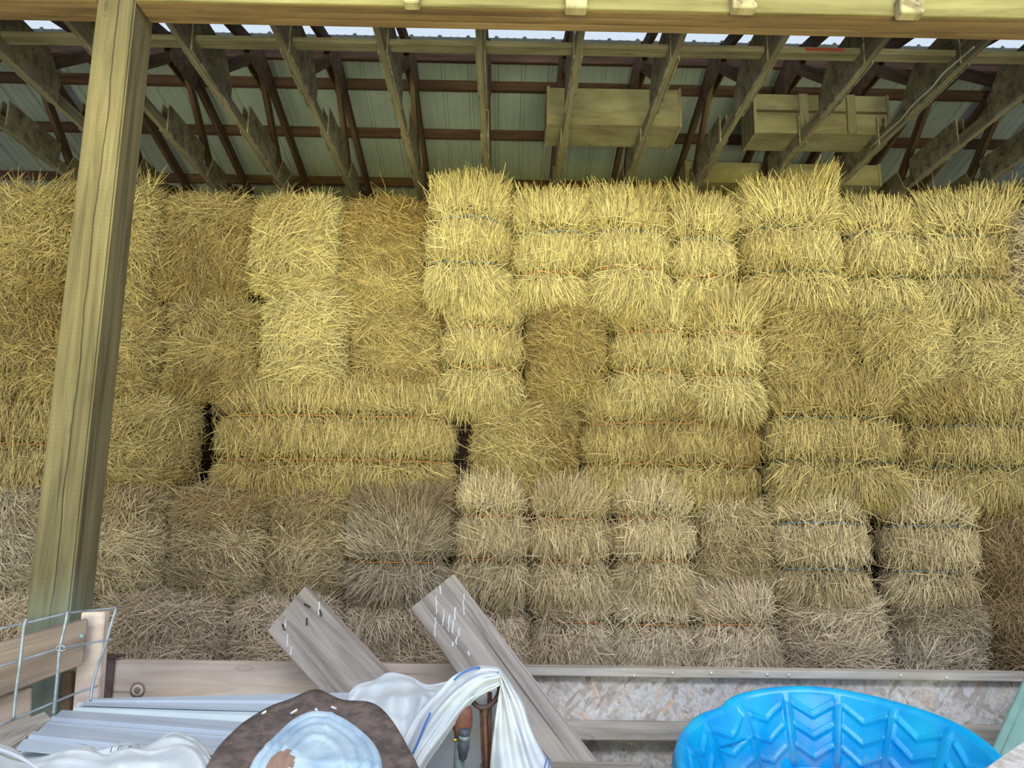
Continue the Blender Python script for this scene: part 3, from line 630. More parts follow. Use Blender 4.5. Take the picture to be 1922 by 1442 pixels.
# ------------------------------------------------------------------ board wall in front of the hay
DW = 3.05
def xat(px, py, D): return at(px, py, D).x
zt = at(1000, 1252, DW).z
xs0 = xat(190, 1300, DW); xmid = xat(930, 1300, DW); xr = 3.0
zk0 = at(500, 1242, DW).z; zk1 = at(500, 1312, DW).z
kb = board('knotty_plank', (xs0+.04, DW, (zk0+zk1)/2-.01), (xmid, DW, (zk0+zk1)/2-.01), zk0-zk1+.02, .038, M['pinkplank'], up=(0, -1, 0), bev=.004)
tag(kb, 'pinkish horizontal plank with a round knot, top of the low wall at left', 'plank')
kp = at(258, 1296, DW-.02)
for rr, dm in ((.030, 'gatewood'), (.022, 'pinkplank'), (.014, 'gatewood')):
    lathe('knot', [(rr, 0), (rr*.9, .0012+.0006*(.03-rr)/.01)], M[dm], (kp.x, DW-.0192-(.03-rr)*.05, kp.z), (0, -1, 0), kb, 20)
zz = (at(500, 1312, DW).z)
lp = board('lower_wall_plank', (xs0+.04, DW, zz-.16), (xmid, DW, zz-.16), .28, .038, M['pinkplank'], up=(0, -1, 0)); tag(lp, 'plank under the knotty one, mostly behind the metal sheets', 'plank')
lp = board('lower_wall_plank', (xs0+.04, DW, .24), (xmid, DW, .24), .44, .038, M['pinkplank'], up=(0, -1, 0)); tag(lp, 'lowest plank of the low wall, down at the floor', 'plank')
# steel strap at the plank end
sp_ = empty('steel_strap', (xs0+.02, DW-.03, zk1)); tag(sp_, 'dark rusty steel strap folded over the left end of the knotty plank', 'strap')
xb0 = xat(178, 1300, DW-.03); xb1 = xat(210, 1300, DW-.03)
o = board('strap_face', ((xb0+xb1)/2, DW-.026, zk1+.0), ((xb0+xb1)/2, DW-.026, zk0+.01), xb1-xb0, .006, M['bracket'], up=(0, -1, 0), parent=sp_)
board('strap_top', ((xb0+xb1)/2-.005, DW-.03, zk0+.012), ((xb0+xb1)/2+.01, DW+.04, zk0+.012), xb1-xb0+.01, .006, M['bracket'], parent=sp_)
for py in (1270, 1290): lathe('screw', [(.004, 0), (.003, .003)], M['nail'], at(194, py, DW-.031), (0, -1, 0), sp_, 8)
# osb wall
osb = board('osb_panel', (xmid+.002, DW+.02, zt/2), (xr, DW+.02, zt/2), zt-.02, .012, M['osb'], up=(0, -1, 0)); tag(osb, 'weathered strand board panel forming the low wall at right', 'panel')
# local coords: x along, y vertical -> material uses x,z: rotate mesh data mapping by swapping
cap = board('cap_rail', (xmid, DW, zt-.012), (xr, DW+.0, zt-.012), .06, .030, M['lightwood']); tag(cap, 'narrow weathered wooden cap rail on top of the strand board', 'rail')
for px in (1190, 1262, 1335, 1440, 1480, 1690, 1776):
    p = at(px, 1262+random.uniform(-3, 2), DW-.032); o = lathe('bird_dropping', [(.004, 0), (.006, .002), (.003, .004)], M['dropping'], (p.x, DW-.0315, zt-.012+random.uniform(-.01, .006)), (0, -1, 0), cap, 8)
z1 = at(1200, 1362, DW-.06).z; z2 = at(1200, 1390, DW-.06).z
rail = board('cross_rail', (xmid, DW-.03, (z1+z2)/2-.0), (xr, DW-.03, (z1+z2)/2-.0), .085, z1-z2, M['lightwood'], up=(0, 0, 1), bev=.004); tag(rail, 'lower horizontal two-by-four rail nailed across the strand board', 'rail')
# ------------------------------------------------------------------ leaning planks
def leaning(name, pts_top, pts_bot, th, label, notch=None):
    a, b_ = [at(*p) for p in pts_top]; c, d = [at(*p) for p in pts_bot]
    p0 = (a+b_)/2; p1 = (c+d)/2; x = (p1-p0).normalized(); w = (b_-a); w = (w-x*w.dot(x)); wd_ = w.length; nrm = x.cross(w).normalized()
    if nrm.y > 0: nrm = -nrm
    ln = (p0.z-.03)/max(-x.z, .05); p1 = p0+x*min(ln, 3.0)
    o = board(name, p0-nrm*th/2, p1-nrm*th/2, wd_, th, M['grayplank'], up=nrm, bev=.004)
    tag(o, label, 'plank', 'grey planks leaning on the low wall'); return o, x, w.normalized(), nrm
p1_, x1, w1, n1 = leaning('leaning_plank', ((498, 1182, 2.86), (574, 1102, 2.86)), ((640, 1350, 2.70), (735, 1262, 2.70)), .04, 'grey weathered plank leaning up to the left, with nails near its end')
p2_, x2, w2, n2 = leaning('leaning_plank', ((762, 1129, 2.93), (860, 1088, 2.93)), ((1000, 1466, 2.62), (1112, 1418, 2.62)), .04, 'grey weathered plank leaning up behind the white sack, streaked with bird droppings')
def drop(px, py, ln, D, par, n, w=.0035):
    a = at(px, py, D); 
    k = 5; pts = [a+Vector((random.uniform(-.003, .003), 0, -ln*i/k)) for i in range(k+1)]
    # project to plank plane
    m = par.matrix_basis; org = m.translation + (m.to_3x3() @ Vector((0, 0, 1)))*.0205
    nn = (m.to_3x3() @ Vector((0, 0, 1))).normalized(); out = []
    for p in pts:
        r = p-CAM; t = (org-CAM).dot(nn)/r.dot(nn); out.append(CAM+r*t)
    tube('bird_dropping', out, [w*random.uniform(.5, 1.2) for _ in out], M['dropping'], par, 5)
for (px, py, ln) in ((819, 1118, .07), (818, 1160, .04), (816, 1180, .03), (827, 1100, .03), (870, 1115, .05), (872, 1140, .03), (832, 1145, .06), (843, 1155, .06), (850, 1165, .05), (855, 1140, .05), (862, 1180, .03), (849, 1205, .02), (857, 1195, .03), (880, 1222, .02)):
    drop(px, py, ln, 2.9, p2_, n2)
for (px, py, ln) in ((600, 1130, .05), (536, 1162, .05), (540, 1190, .05), (546, 1215, .03)): drop(px, py, ln, 2.85, p1_, n1, .003)
def nail_at(px, py, dx, dy, par):
    m = par.matrix_basis; nn = (m.to_3x3() @ Vector((0, 0, 1))).normalized(); org = m.translation+nn*.021
    def pj(x, y):
        r = ray(x, y); t = (org-CAM).dot(nn)/r.dot(nn); return CAM+r*t
    tube('nail', [pj(px, py), pj(px+dx, py+dy)+nn*.006], .0028, M['nail'], par, 6)
for a in ((571, 1134, 12, 6), (576, 1160, 1, 14), (600, 1145, 5, 12), (530, 1172, 6, 12)): nail_at(*a, p1_)
# ------------------------------------------------------------------ gate boards + wire panel at left
def pxboard(name, c, th, mat, parent=None, bev=.003):
    """quad of 4 (px,py,D) points (front face, ccw) thickened away from the camera."""
    P = [at(*p) for p in c]; nrm = (P[1]-P[0]).cross(P[2]-P[0]).normalized()
    if nrm.dot(P[0]-CAM) < 0: nrm = -nrm
    x = (P[1]-P[0]).normalized(); z = -nrm; y = z.cross(x); cen = sum(P, Vector())/4
    Mw = Matrix(((x.x, y.x, z.x, cen.x), (x.y, y.y, z.y, cen.y), (x.z, y.z, z.z, cen.z), (0, 0, 0, 1))); inv = Mw.inverted()
    vs = [inv @ p for p in P]+[inv @ (p+nrm*th) for p in P]
    fs = [(0, 1, 2, 3), (7, 6, 5, 4), (0, 4, 5, 1), (1, 5, 6, 2), (2, 6, 7, 3), (3, 7, 4, 0)]
    o = mesh_obj(name, vs, fs, mat, parent, Mw); bm = bmesh.new(); bm.from_mesh(o.data); bmesh.ops.recalc_face_normals(bm, faces=bm.faces[:])
    if bev: bmesh.ops.bevel(bm, geom=bm.edges[:], offset=bev, segments=2, affect='EDGES')
    bm.to_mesh(o.data); bm.free(); return o
gate = empty('wooden_gate', at(80, 1380, 2.3)); tag(gate, 'low wooden gate of wide boards standing in front of the post at left', 'gate')
pxboard('gate_board', ((-220, 1268, 2.10), (166, 1163, 2.37), (156, 1248, 2.37), (-220, 1392, 2.10)), .036, M['gatewood'], gate)
pxboard('gate_board', ((-220, 1380, 2.14), (60, 1290, 2.31), (56, 1395, 2.31), (-220, 1520, 2.14)), .036, M['gatewood'], gate)
pxboard('gate_upright', ((152, 1150, 2.405), (196, 1150, 2.405), (176, 1420, 2.405), (128, 1420, 2.405)), .036, M['pinkplank'], gate)
pxboard('gate_upright', ((116, 1262, 2.42), (136, 1262, 2.42), (128, 1400, 2.42), (108, 1400, 2.42)), .02, M['brownwood'], gate)
pb = at(154, 1194, 2.33); lathe('bolt', [(.009, 0), (.009, .006), (.004, .009)], M['pipe'], pb, (0.2, -1, 0), gate, 12)
wp = empty('wire_panel', at(80, 1400, 2.1)); tag(wp, 'bent galvanized wire mesh panel in front of the gate boards', 'wire panel')
def wire(pts, rad=.0032):
    P = np.array([list(at(*p)) for p in pts]); tube('wire', [Vector(cr(P, t)) for t in np.linspace(0, len(P)-1.001, 6*(len(P)-1)+1)], rad, M['wire'], wp, 8)
wire([(-60, 1193, 1.95), (0, 1180, 2.0), (48, 1170, 2.05), (125, 1152, 2.12), (170, 1146, 2.2), (222, 1141, 2.27)])
wire([(-60, 1272, 1.95), (0, 1251, 2.0), (38, 1240, 2.04), (115, 1217, 2.12), (165, 1208, 2.2), (210, 1200, 2.25)])
wire([(-60, 1385, 1.95), (0, 1362, 2.0), (28, 1350, 2.04), (103, 1318, 2.12), (140, 1303, 2.18), (183, 1288, 2.23)])
wire([(50, 1162, 2.04), (45, 1178, 2.035), (38, 1240, 2.03), (30, 1300, 2.03), (25, 1350, 2.03)], .0042)
wire([(127, 1148, 2.11), (123, 1170, 2.11), (112, 1220, 2.11), (108, 1265, 2.11), (103, 1318, 2.11), (100, 1340, 2.11)], .0042)
wire([(218, 1142, 2.26), (208, 1175, 2.25), (198, 1210, 2.24), (184, 1250, 2.23), (174, 1285, 2.22), (170, 1316, 2.2)], .0042)
p = at(115, 1217, 2.105); tube('wire_tie', [p+Vector((.012*math.cos(a), -.004*math.sin(a*.7), .007*math.sin(a))) for a in np.linspace(0, 6.1, 14)], .0022, M['wire'], wp, 6)
# ------------------------------------------------------------------ deck that carries the foreground items
ZD = .86
dk = empty('work_bench', (-.55, 1.75, ZD)); tag(dk, 'low plank bench carrying the metal sheets, the tank lid and the sacks', 'bench')
for k in range(6): board('bench_board', (-1.32 if k > 2 else -1.6, 1.34+.19*k, ZD-.02), (.42, 1.34+.19*k, ZD-.02), .18, .036, M['grayplank'], parent=dk)
for xx in (-1.25, .3):
    for yy in (1.4, 2.2): board('leg', (xx, yy, 0), (xx, yy, ZD-.04), .09, .09, M['grayplank'], up=(0, 1, 0), parent=dk)
    board('cross_bar', (xx, 1.3, ZD-.08), (xx, 2.35, ZD-.08), .04, .09, M['grayplank'], parent=dk)
# ------------------------------------------------------------------ metal sheets
def sheet(label, corners, prof, mat, th=.0015):
    """corners: back-left, back-right, front-right, front-left (px,py,D); prof: list (v 0..1 back->front, height)."""
    P = [at(*c) for c in corners]; V = []; F = []
    up = (P[1]-P[0]).cross(P[3]-P[0]).normalized(); up = up if up.z > 0 else -up
    for v, h in prof: V += [P[0].lerp(P[3], v)+up*h, P[1].lerp(P[2], v)+up*h]
    F = [(2*i, 2*i+1, 2*i+3, 2*i+2) for i in range(len(prof)-1)]
    c = sum(V, Vector())/len(V)
    o = mesh_obj('metal_sheet', [v-c for v in V], F, mat, None, Matrix.Translation(c)); s = o.modifiers.new('t', 'SOLIDIFY'); s.thickness = th
    tag(o, label, 'metal sheet', 'stack of siding sheets'); return o
def ribs(n, w=.03, h=.014, lip=True):
    pr = []
    for k in range(n):
        c = (k+.5)/n; pr += [(c-w*1.3, 0), (c-w*.7, h), (c+w*.2, h), (c+w, 0)]
    return [(0, 0)]+pr+[(1, 0)]
sheet('blue-grey ribbed metal sheet, rearmost of the stack by the knotty plank', ((178, 1312, 2.43), (700, 1300, 2.43), (700, 1342, 2.30), (150, 1325, 2.34)), [(0, 0), (.35, .0), (.40, .006), (.5, .006), (.55, 0), (1, 0)], M['sheet'])
sheet('pale metal sheet with a bright raised edge, in the middle of the stack', ((146, 1320, 2.38), (690, 1334, 2.33), (690, 1372, 2.22), (132, 1338, 2.30)), [(0, .0), (.55, .0), (.75, -.006), (1, -.006)], M['sheet_light'])
sheet('large blue-grey ribbed metal sheet, front of the stack, nearest the sacks', ((116, 1334, 2.30), (680, 1372, 2.12), (640, 1480, 1.80), (28, 1412, 1.90)), [(0, 0), (.20, 0), (.23, .007), (.27, .007), (.30, 0), (.34, .0), (.36, .003), (.38, 0), (.62, .0), (.66, .010), (.74, .010), (.80, -.004), (.85, .012), (1, .004)], M['sheet'])
sh = board('support_timber', at(200, 1415, 2.12)-Vector((0, 0, .05)), at(620, 1440, 2.12)-Vector((0, 0, .05)), .4, .05, M['grayplank']); tag(sh, 'grey timber block under the metal sheets', 'timber')
fb = pxboard('scrap_board', ((-60, 1392, 2.02), (84, 1334, 2.20), (98, 1350, 2.18), (-60, 1450, 2.02)), .02, M['lightwood']); tag(fb, 'pale scrap board with two dark bands below the wire panel', 'board')
# ------------------------------------------------------------------ rusty steel shell
def disc_from_px(outline, cen, name, mat, bulge, label, cat, nr=14, dirtc=None, rim=0, embo=None, thick=.004):
    n = 72; P = np.array([list(at(*p)) for p in outline]); P2 = np.vstack([P, P[:1]]); C = np.array(list(at(*cen)))
    pts = []
    m_ = len(P)
    for k in range(n):
        t = k/n*m_; i = int(t); f = t-i; p0, p1, p2, p3 = P[(i-1) % m_], P[i % m_], P[(i+1) % m_], P[(i+2) % m_]
        pts.append(.5*((2*p1)+(-p0+p2)*f+(2*p0-5*p1+4*p2-p3)*f*f+(-p0+3*p1-3*p2+p3)*f**3))
    pts = np.array(pts); to = np.array(list(CAM))-C; to /= np.linalg.norm(to); upv = (to*.5+np.array([0, 0, .9])); upv /= np.linalg.norm(upv)
    V = [C+upv*bulge]; D_ = [0]
    for j in range(1, nr+1):
        s = j/nr
        for k in range(n):
            h = bulge*(1-s**2.2)+(embo(s, k/n) if embo else 0)+(rim*math.exp(-((s-.97)/.03)**2) if rim else 0)
            p = C+(pts[k]-C)*s+upv*h; V.append(p)
            D_.append(0)
    F = [(0, 1+k, 1+(k+1) % n) for k in range(n)]
    for j in range(nr-1):
        for k in range(n): a = 1+j*n; F.append((a+k, a+n+k, a+n+(k+1) % n, a+(k+1) % n))
    # skirt
    a = 1+(nr-1)*n; o2 = len(V)
    for k in range(n): V.append(pts[k]-upv*.03+(C-pts[k])*.02)
    for k in range(n): F.append((a+k, o2+k, o2+(k+1) % n, a+(k+1) % n))
    V = np.array(V); c = V.mean(0); o = mesh_obj(name, [Vector(v-c) for v in V], F, mat, None, Matrix.Translation(Vector(c)), True)
    s = o.modifiers.new('t', 'SOLIDIFY'); s.thickness = thick; tag(o, label, cat); 
    if dirtc is not None:
        q = np.array(list(at(*dirtc[0]))); att = o.data.attributes.new('dirt', 'FLOAT', 'POINT')
        att.data.foreach_set('value', np.clip(1.6-np.linalg.norm(V-q, axis=1)/dirtc[1], 0, 1).astype(np.float32))
    return o
rs = disc_from_px([(374, 1500, 1.62), (400, 1428, 1.70), (430, 1385, 1.78), (462, 1352, 1.85), (505, 1330, 1.90), (548, 1318, 1.94), (594, 1297, 1.98), (640, 1312, 1.95), (690, 1320, 1.92), (722, 1345, 1.87), (755, 1390, 1.78), (788, 1450, 1.68), (800, 1520, 1.58), (740, 1640, 1.45), (590, 1680, 1.42), (440, 1620, 1.48)],
                  (590, 1490, 1.66), 'rusty_tank_end', M['rust'], .03, 'rust-brown dented steel tank end with a raised point, white flecks near its top', 'tank end', embo=lambda s, a: .006*math.sin(a*25)*s*s)
for px, py, dx, dy in ((492, 1340, 8, -5), (546, 1340, 12, -8), (592, 1331, 4, 4), (622, 1327, 9, 4), (679, 1349, 4, 3)):
    D_ = 1.86; tube('bird_dropping', [at(px, py, D_-.01), at(px+dx/2, py+dy/2, D_-.012), at(px+dx, py+dy, D_-.01)], .003, M['dropping'], rs, 5)
def emb(s, a):
    return .008*math.exp(-((s-.80)/.03)**2)+.006*math.exp(-((s-.62)/.03)**2)-.003*math.exp(-((s-.9)/.03)**2)+.005*math.exp(-((s-.42)/.04)**2)+(.003*min(1, max(0, (s-.25)*3)) if abs(((a*4) % 1)-.5) < .02 else 0)
gl = disc_from_px([(466, 1470, 1.52), (478, 1432, 1.56), (500, 1405, 1.60), (527, 1378, 1.65), (550, 1358, 1.69), (585, 1343, 1.72), (622, 1346, 1.71), (655, 1362, 1.68), (690, 1390, 1.63), (708, 1418, 1.58), (714, 1450, 1.54), (712, 1500, 1.50), (660, 1570, 1.44), (590, 1590, 1.42), (510, 1560, 1.44), (472, 1510, 1.48)],
                  (590, 1462, 1.55), 'galvanized_lid', M['galvrust'], .035, 'dented pale blue galvanized round lid with pressed rings and a rust patch', 'lid', nr=30, rim=.008, dirtc=((530, 1448, 1.54), .032), embo=emb)
# rim wire of the lid
# ------------------------------------------------------------------ pipe, fitting, stand
pb_ = at(862, 1500, 1.98); tp = at(866, 1372, 1.98)
hyd = empty('pipe_hydrant', (pb_.x, pb_.y, ZD)); tag(hyd, 'upright galvanized pipe with red-brown cap and dark hose fitting, under the white sack', 'pipe')
pr_ = 10.5/1400*1.95
tube('pipe', [(tp.x-.004, 1.98, ZD), (tp.x-.004, 1.98, tp.z+.02)], .0135, M['pipe'], hyd, 20)
hc = at(868, 1350, 1.975)
lathe('cap', [(.012, -.045), (.019, -.04), (.021, -.03), (.024, -.02), (.0255, 0), (.024, .02), (.018, .032), (.008, .037)], M['redpaint'], hc, (0, 0, 1), hyd, 24)
noz = at(872, 1368, 1.95)
lathe('hose_fitting', [(.011, .0), (.014, -.003), (.014, -.014), (.0125, -.016), (.0125, -.028), (.0145, -.03), (.0145, -.052), (.012, -.056), (.010, -.072), (.005, -.078)], M['blackplastic'], noz, (.05, -.15, 1), hyd, 16)
lathe('fitting_band', [(.0135, -.016), (.0138, -.027)], M['pipe'], noz, (.05, -.15, 1), hyd, 16)
nb2 = at(859, 1389, 1.95); lathe('brass_screw', [(.003, 0), (.004, .004), (.004, .010), (.002, .012)], M['brass'], nb2, (-1, -.3, 0), hyd, 10)
st = empty('iron_stand', (at(912, 1450, 2.03).x, 2.03, ZD)); tag(st, 'rusty iron stand with a looped fork top holding up the white sack', 'stand')
fk = np.array([list(at(*p)) for p in ((878, 1300, 2.03), (886, 1316, 2.01), (898, 1327, 2.0), (912, 1328, 2.0), (925, 1320, 2.01), (935, 1305, 2.02), (938, 1290, 2.04))])
tube('fork', [Vector(cr(fk, t)) for t in np.linspace(0, 5.999, 28)], .0065, M['bracket'], st, 10)
for (a, b_, rd) in (((903, 1326, 2.01), (911, 1520, 2.01), .0045), ((909, 1326, 2.0), (916, 1520, 2.0), .0055), ((919, 1300, 2.03), (917, 1520, 2.03), .006)):
    A_ = at(*a); B_ = at(*b_); B_ = A_.lerp(B_, (A_.z-ZD)/(A_.z-B_.z)); tube('rod', [A_, A_.lerp(B_, .5), B_], rd, M['rustbrown'], st, 10)
fz = np.array([list(at(*p)) for p in ((903, 1404, 2.0), (906, 1425, 1.98), (898, 1450, 1.97))])
tube('thin_wire', [Vector(cr(fz, t)) for t in np.linspace(0, 1.999, 10)], .0016, M['bracket'], st, 6)
# ------------------------------------------------------------------ draped sack
A1 = patch([[(690, 1500, 1.95), (745, 1410, 1.97), (785, 1340, 2.0), (830, 1290, 2.02), (858, 1266, 2.03), (895, 1251, 2.04), (935, 1254, 2.04)],
            [(715, 1510, 1.92), (765, 1420, 1.93), (800, 1355, 1.95), (842, 1305, 1.97), (868, 1280, 1.98), (900, 1262, 1.99), (938, 1262, 2.0)],
            [(735, 1520, 1.90), (782, 1430, 1.91), (822, 1370, 1.93), (858, 1322, 1.95), (884, 1300, 1.96), (912, 1282, 1.97), (940, 1272, 1.985)],
            [(755, 1530, 1.92), (796, 1440, 1.93), (836, 1382, 1.94), (868, 1340, 1.96), (890, 1314, 1.97), (918, 1298, 1.98), (941, 1286, 1.99)]], 9, 16, .006, (2.5, .4), .0025, 3)
A2 = patch([[(936, 1253, 2.04), (958, 1280, 2.04), (982, 1318, 2.04), (998, 1368, 2.03), (1018, 1410, 2.02), (1050, 1470, 1.99), (1080, 1530, 1.96)],
            [(937, 1262, 2.0), (952, 1292, 2.0), (968, 1330, 1.99), (982, 1375, 1.98), (995, 1420, 1.96), (1015, 1475, 1.93), (1030, 1540, 1.90)],
            [(939, 1274, 1.985), (945, 1302, 1.98), (952, 1340, 1.97), (958, 1385, 1.96), (965, 1430, 1.94), (972, 1480, 1.91), (980, 1540, 1.88)],
            [(941, 1287, 1.99), (936, 1312, 1.99), (930, 1350, 1.98), (924, 1395, 1.97), (920, 1440, 1.96), (918, 1490, 1.94), (916, 1540, 1.92)]], 9, 16, .009, (2.7, .5), .002, 5)
A3 = patch([[(650, 1312, 2.16), (672, 1285, 2.2), (700, 1270, 2.22), (735, 1261, 2.24), (770, 1268, 2.24), (800, 1284, 2.22), (845, 1276, 2.16)],
            [(664, 1325, 2.12), (690, 1300, 2.14), (722, 1292, 2.15), (752, 1292, 2.15), (780, 1288, 2.14), (815, 1300, 2.12), (850, 1290, 2.08)],
            [(690, 1350, 2.05), (712, 1332, 2.06), (740, 1330, 2.06), (765, 1325, 2.06), (790, 1318, 2.05), (815, 1318, 2.04), (840, 1310, 2.02)],
            [(720, 1400, 1.98), (735, 1380, 1.98), (755, 1375, 1.98), (772, 1370, 1.98), (790, 1362, 1.98), (806, 1352, 1.98), (822, 1342, 1.97)],
            [(735, 1500, 1.93), (748, 1480, 1.93), (765, 1460, 1.93), (780, 1440, 1.93), (798, 1420, 1.93), (812, 1400, 1.93), (830, 1380, 1.93)]], 9, 10, .009, (1.6, 2.2), .009, 8)
A4 = patch([[(800, 1400, 2.10), (850, 1340, 2.12), (895, 1300, 2.12), (930, 1290, 2.12), (950, 1310, 2.10)],
            [(790, 1440, 2.10), (840, 1400, 2.12), (890, 1380, 2.12), (930, 1375, 2.12), (960, 1390, 2.10)],
            [(780, 1540, 2.06), (840, 1540, 2.08), (890, 1540, 2.08), (930, 1540, 2.08), (980, 1540, 2.06)]], 8, 10, .004, (1.3, 1), .003, 9)
sk = cloth('woven_sack', [A1, A2, A3, A4], M['sack']); tag(sk, 'white woven sack with thin blue stripes draped over the iron stand', 'sack')
def stripe(pts, w=.0022):
    P = np.array([list(at(*p)) for p in pts]); tube('blue_stripe', [Vector(cr(P, t)) for t in np.linspace(0, len(P)-1.001, 5*len(P))], w, M['stripe'], sk, 6)
stripe([(852, 1277, 1.975), (862, 1268, 1.975), (875, 1260, 1.98), (893, 1254, 1.99), (900, 1254, 2.0)], .003)
stripe([(775, 1415, 1.915), (788, 1386, 1.92), (798, 1360, 1.925), (808, 1338, 1.935)], .0028)
stripe([(1022, 1442, 1.975), (1025, 1430, 1.98), (1028, 1418, 1.985)], .0015); stripe([(1029, 1444, 1.975), (1032, 1434, 1.98), (1033, 1425, 1.985)], .0015)
# lower-left sacks
B1 = patch([[(25, 1412, 1.98), (70, 1402, 1.98), (120, 1396, 1.96), (158, 1395, 1.94), (180, 1406, 1.92), (210, 1396, 1.9), (240, 1392, 1.9), (270, 1398, 1.88), (320, 1374, 1.9), (352, 1381, 1.88), (378, 1395, 1.84), (396, 1416, 1.78)],
            [(40, 1425, 1.90), (80, 1418, 1.90), (125, 1410, 1.88), (165, 1408, 1.86), (190, 1416, 1.84), (215, 1408, 1.82), (245, 1405, 1.82), (275, 1408, 1.80), (325, 1390, 1.82), (355, 1395, 1.80), (378, 1408, 1.77), (394, 1425, 1.72)],
            [(60, 1450, 1.78), (100, 1440, 1.78), (140, 1432, 1.78), (175, 1430, 1.76), (200, 1432, 1.74), (230, 1430, 1.72), (260, 1428, 1.72), (290, 1425, 1.72), (330, 1415, 1.72), (358, 1420, 1.70), (375, 1430, 1.68), (385, 1450, 1.64)],
            [(60, 1520, 1.62), (100, 1520, 1.62), (140, 1520, 1.62), (175, 1520, 1.62), (200, 1520, 1.62), (230, 1520, 1.62), (260, 1520, 1.62), (290, 1520, 1.62), (330, 1520, 1.60), (358, 1520, 1.58), (370, 1520, 1.56), (380, 1520, 1.52)]], 8, 14, .006, (1.8, 3), .007, 21)
sk2 = cloth('woven_sack', [B1], M['sack']); tag(sk2, 'crumpled white woven sack with partial dark print lying on the metal sheets', 'sack')
for ch, px, py in (('I', 207, 1404), ('G', 224, 1402), ('E', 242, 1402)):
    cu = bpy.data.curves.new('printed_letter', 'FONT'); cu.body = ch; cu.size = .017; cu.extrude = .0006; cu.materials.append(M['ink']); cu.align_x = 'CENTER'
    tmp = bpy.data.objects.new('printed_letter', cu); me = bpy.data.meshes.new_from_object(tmp); bpy.data.objects.remove(tmp)
    o = bpy.data.objects.new('printed_letter', me); p = at(px, py+9, 1.79)
    place(o, Matrix.Translation(p) @ Matrix.Rotation(math.radians(62), 4, 'X'), sk2)
B2 = patch([[(-80, 1392, 1.80), (-30, 1394, 1.82), (10, 1400, 1.84), (34, 1412, 1.84)],
            [(-80, 1405, 1.74), (-30, 1408, 1.74), (15, 1420, 1.74), (60, 1438, 1.72)],
            [(-80, 1440, 1.62), (-30, 1445, 1.62), (20, 1452, 1.62), (75, 1462, 1.62)],
            [(-80, 1520, 1.5), (-30, 1520, 1.5), (20, 1520, 1.5), (80, 1520, 1.5)]], 8, 8, .004, (1.4, 2), .003, 31)
sk3 = cloth('woven_sack', [B2], M['sack']); tag(sk3, 'white sack with a stitched hem in the bottom left corner', 'sack')
P = np.array([list(at(*p)) for p in ((-60, 1398, 1.74), (0, 1408, 1.73), (40, 1424, 1.72), (75, 1446, 1.70))])
tube('stitched_hem', [Vector(cr(P, t)) for t in np.linspace(0, 2.999, 30)], .004, M['sack'], sk3, 8)
# ------------------------------------------------------------------ pool
RO = .505; pool_c = Vector((xat(1612, 1500, 2.32), 2.41, .815))
tilt = math.radians(17)
Mp = Matrix.Translation(pool_c) @ Matrix.Rotation(math.radians(-3), 4, 'Y') @ Matrix.Rotation(tilt, 4, 'X')
def pool_pt(u, th):
    """u: 0 centre -> 1 floor edge -> 2 wall top -> 3 rim outer lip"""
    rf, rw = RO*.74, RO*.93; wall = .23
    dent = .035*math.exp(-((th-1.95)/.16)**2)
    if u <= 1: r = rf*u; z = -wall+.006*math.sin(r*60)*(u > .5)+.02*dent
    elif u <= 2:
        f = u-1; r = rf+(rw-rf)*f; z = -wall*(1-f)
        k = 16; a = (th/(2*math.pi)*k) % 1
        tri = abs(a-.5)*2                     # 0 centre 1 edge
        groove = 0
        if tri < .80:
            ph = (f*3.6-tri*.75) % 1; groove = -.008*math.exp(-((ph-.5)/.10)**2)*(0.08 < f < .92)
        else: groove = -.014*math.exp(-((tri-.95)/.06)**2)*min(1, min(f, 1-f)*9)
        r += groove*1.3; z += -groove*.3
        r -= dent*math.sin(f*math.pi)
    else:
        f = u-2; r = rw+(RO-rw)*f; z = .012*math.sin(f*math.pi)-.03*max(0, f-.65)/.35
    r *= 1+.012*math.sin(th*3+1)+.008*math.sin(th*7)
    z += .012*math.sin(th*2+.6)+.006*math.sin(th*5)
    r *= 1-.05*math.exp(-((th-2.15)/.13)**2)*(u > 1.6)
    return (r*math.cos(th), r*math.sin(th), z)
us = list(np.linspace(.02, 1, 14))+list(np.linspace(1.02, 2, 44))+list(np.linspace(2.06, 3, 12)); nth = 480
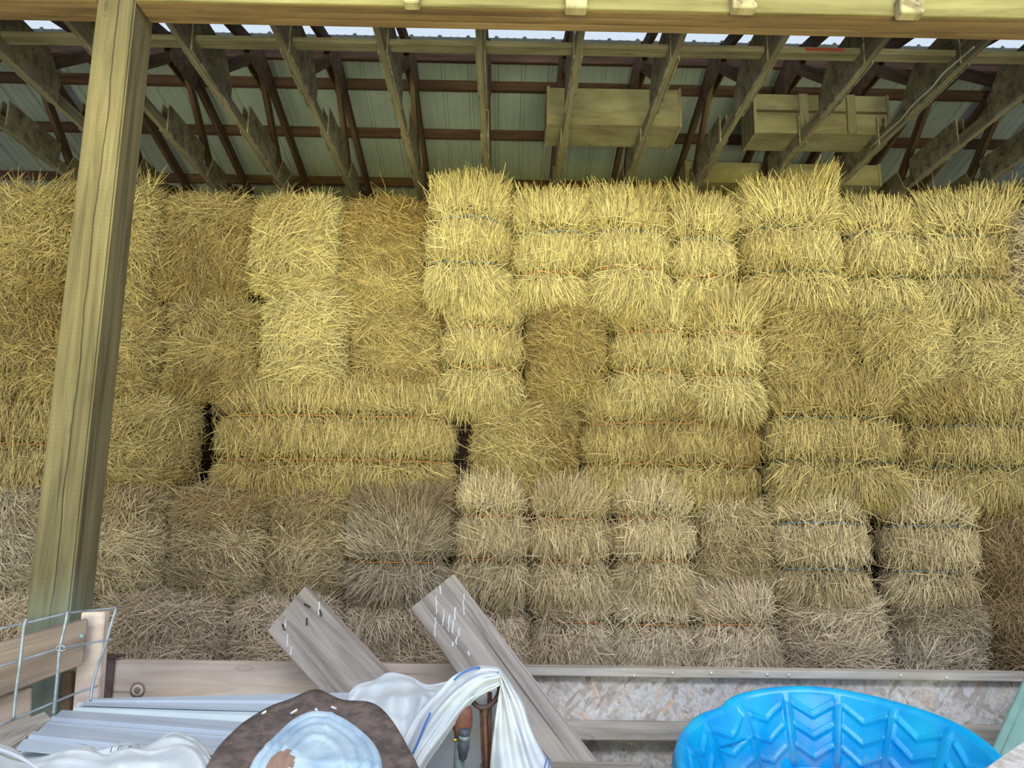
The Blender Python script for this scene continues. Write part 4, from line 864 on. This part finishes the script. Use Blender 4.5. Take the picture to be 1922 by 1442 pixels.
V = [pool_pt(u, 2*math.pi*k/nth) for u in us for k in range(nth)]
F = [(j*nth+k, j*nth+(k+1) % nth, (j+1)*nth+(k+1) % nth, (j+1)*nth+k) for j in range(len(us)-1) for k in range(nth)]+[tuple(range(nth))[::-1]]
pool = mesh_obj('paddling_pool', V, F, M['pool'], None, Mp, True); s = pool.modifiers.new('t', 'SOLIDIFY'); s.thickness = .003
att = pool.data.attributes.new('dirt', 'FLOAT', 'POINT'); att.data.foreach_set('value', np.array([1.0 if u < 1.1 else max(0, 1-(u-1.1)*3) for u in us for k in range(nth)], np.float32))
tag(pool, 'bright blue plastic paddling pool with chevron-ribbed walls, tilted against the low wall', 'paddling pool')
pc_ = empty('pallet_crate', (pool_c.x, 2.2, 0)); tag(pc_, 'plain wooden box under the paddling pool', 'box')
for s in (-1, 1): board('side', (pool_c.x-.3, 2.25+s*.2, .22), (pool_c.x+.3, 2.25+s*.2, .22), .43, .02, M['grayplank'], up=(0, 1, 0), parent=pc_)
for s in (-1, 1): board('end', (pool_c.x+s*.3, 2.05, .22), (pool_c.x+s*.3, 2.45, .22), .43, .02, M['grayplank'], up=(1, 0, 0), parent=pc_)
board('top', (pool_c.x-.31, 2.25, .445), (pool_c.x+.31, 2.25, .445), .42, .02, M['grayplank'], parent=pc_)
# green panel and strand board at right
gp = empty('green_panel', at(1900, 1450, 2.7)); tag(gp, 'green painted panel with a folded edge leaning at the far right, behind the pool', 'panel')
pxboard('panel_edge', ((1928, 1262, 2.86), (1945, 1262, 2.86), (1866, 1442, 2.60), (1846, 1442, 2.60)), .03, M['greensheet'], gp)
pxboard('panel_face', ((1940, 1266, 2.88), (2120, 1266, 2.88), (2060, 1500, 2.6), (1862, 1450, 2.62)), .01, M['greensheet'], gp)
so = pxboard('strand_board_offcut', ((1842, 1446, 2.10), (1940, 1378, 2.2), (2080, 1420, 2.1), (1900, 1560, 1.9)), .02, M['osb']); tag(so, 'offcut of strand board in the bottom right corner in front of the green panel', 'board')
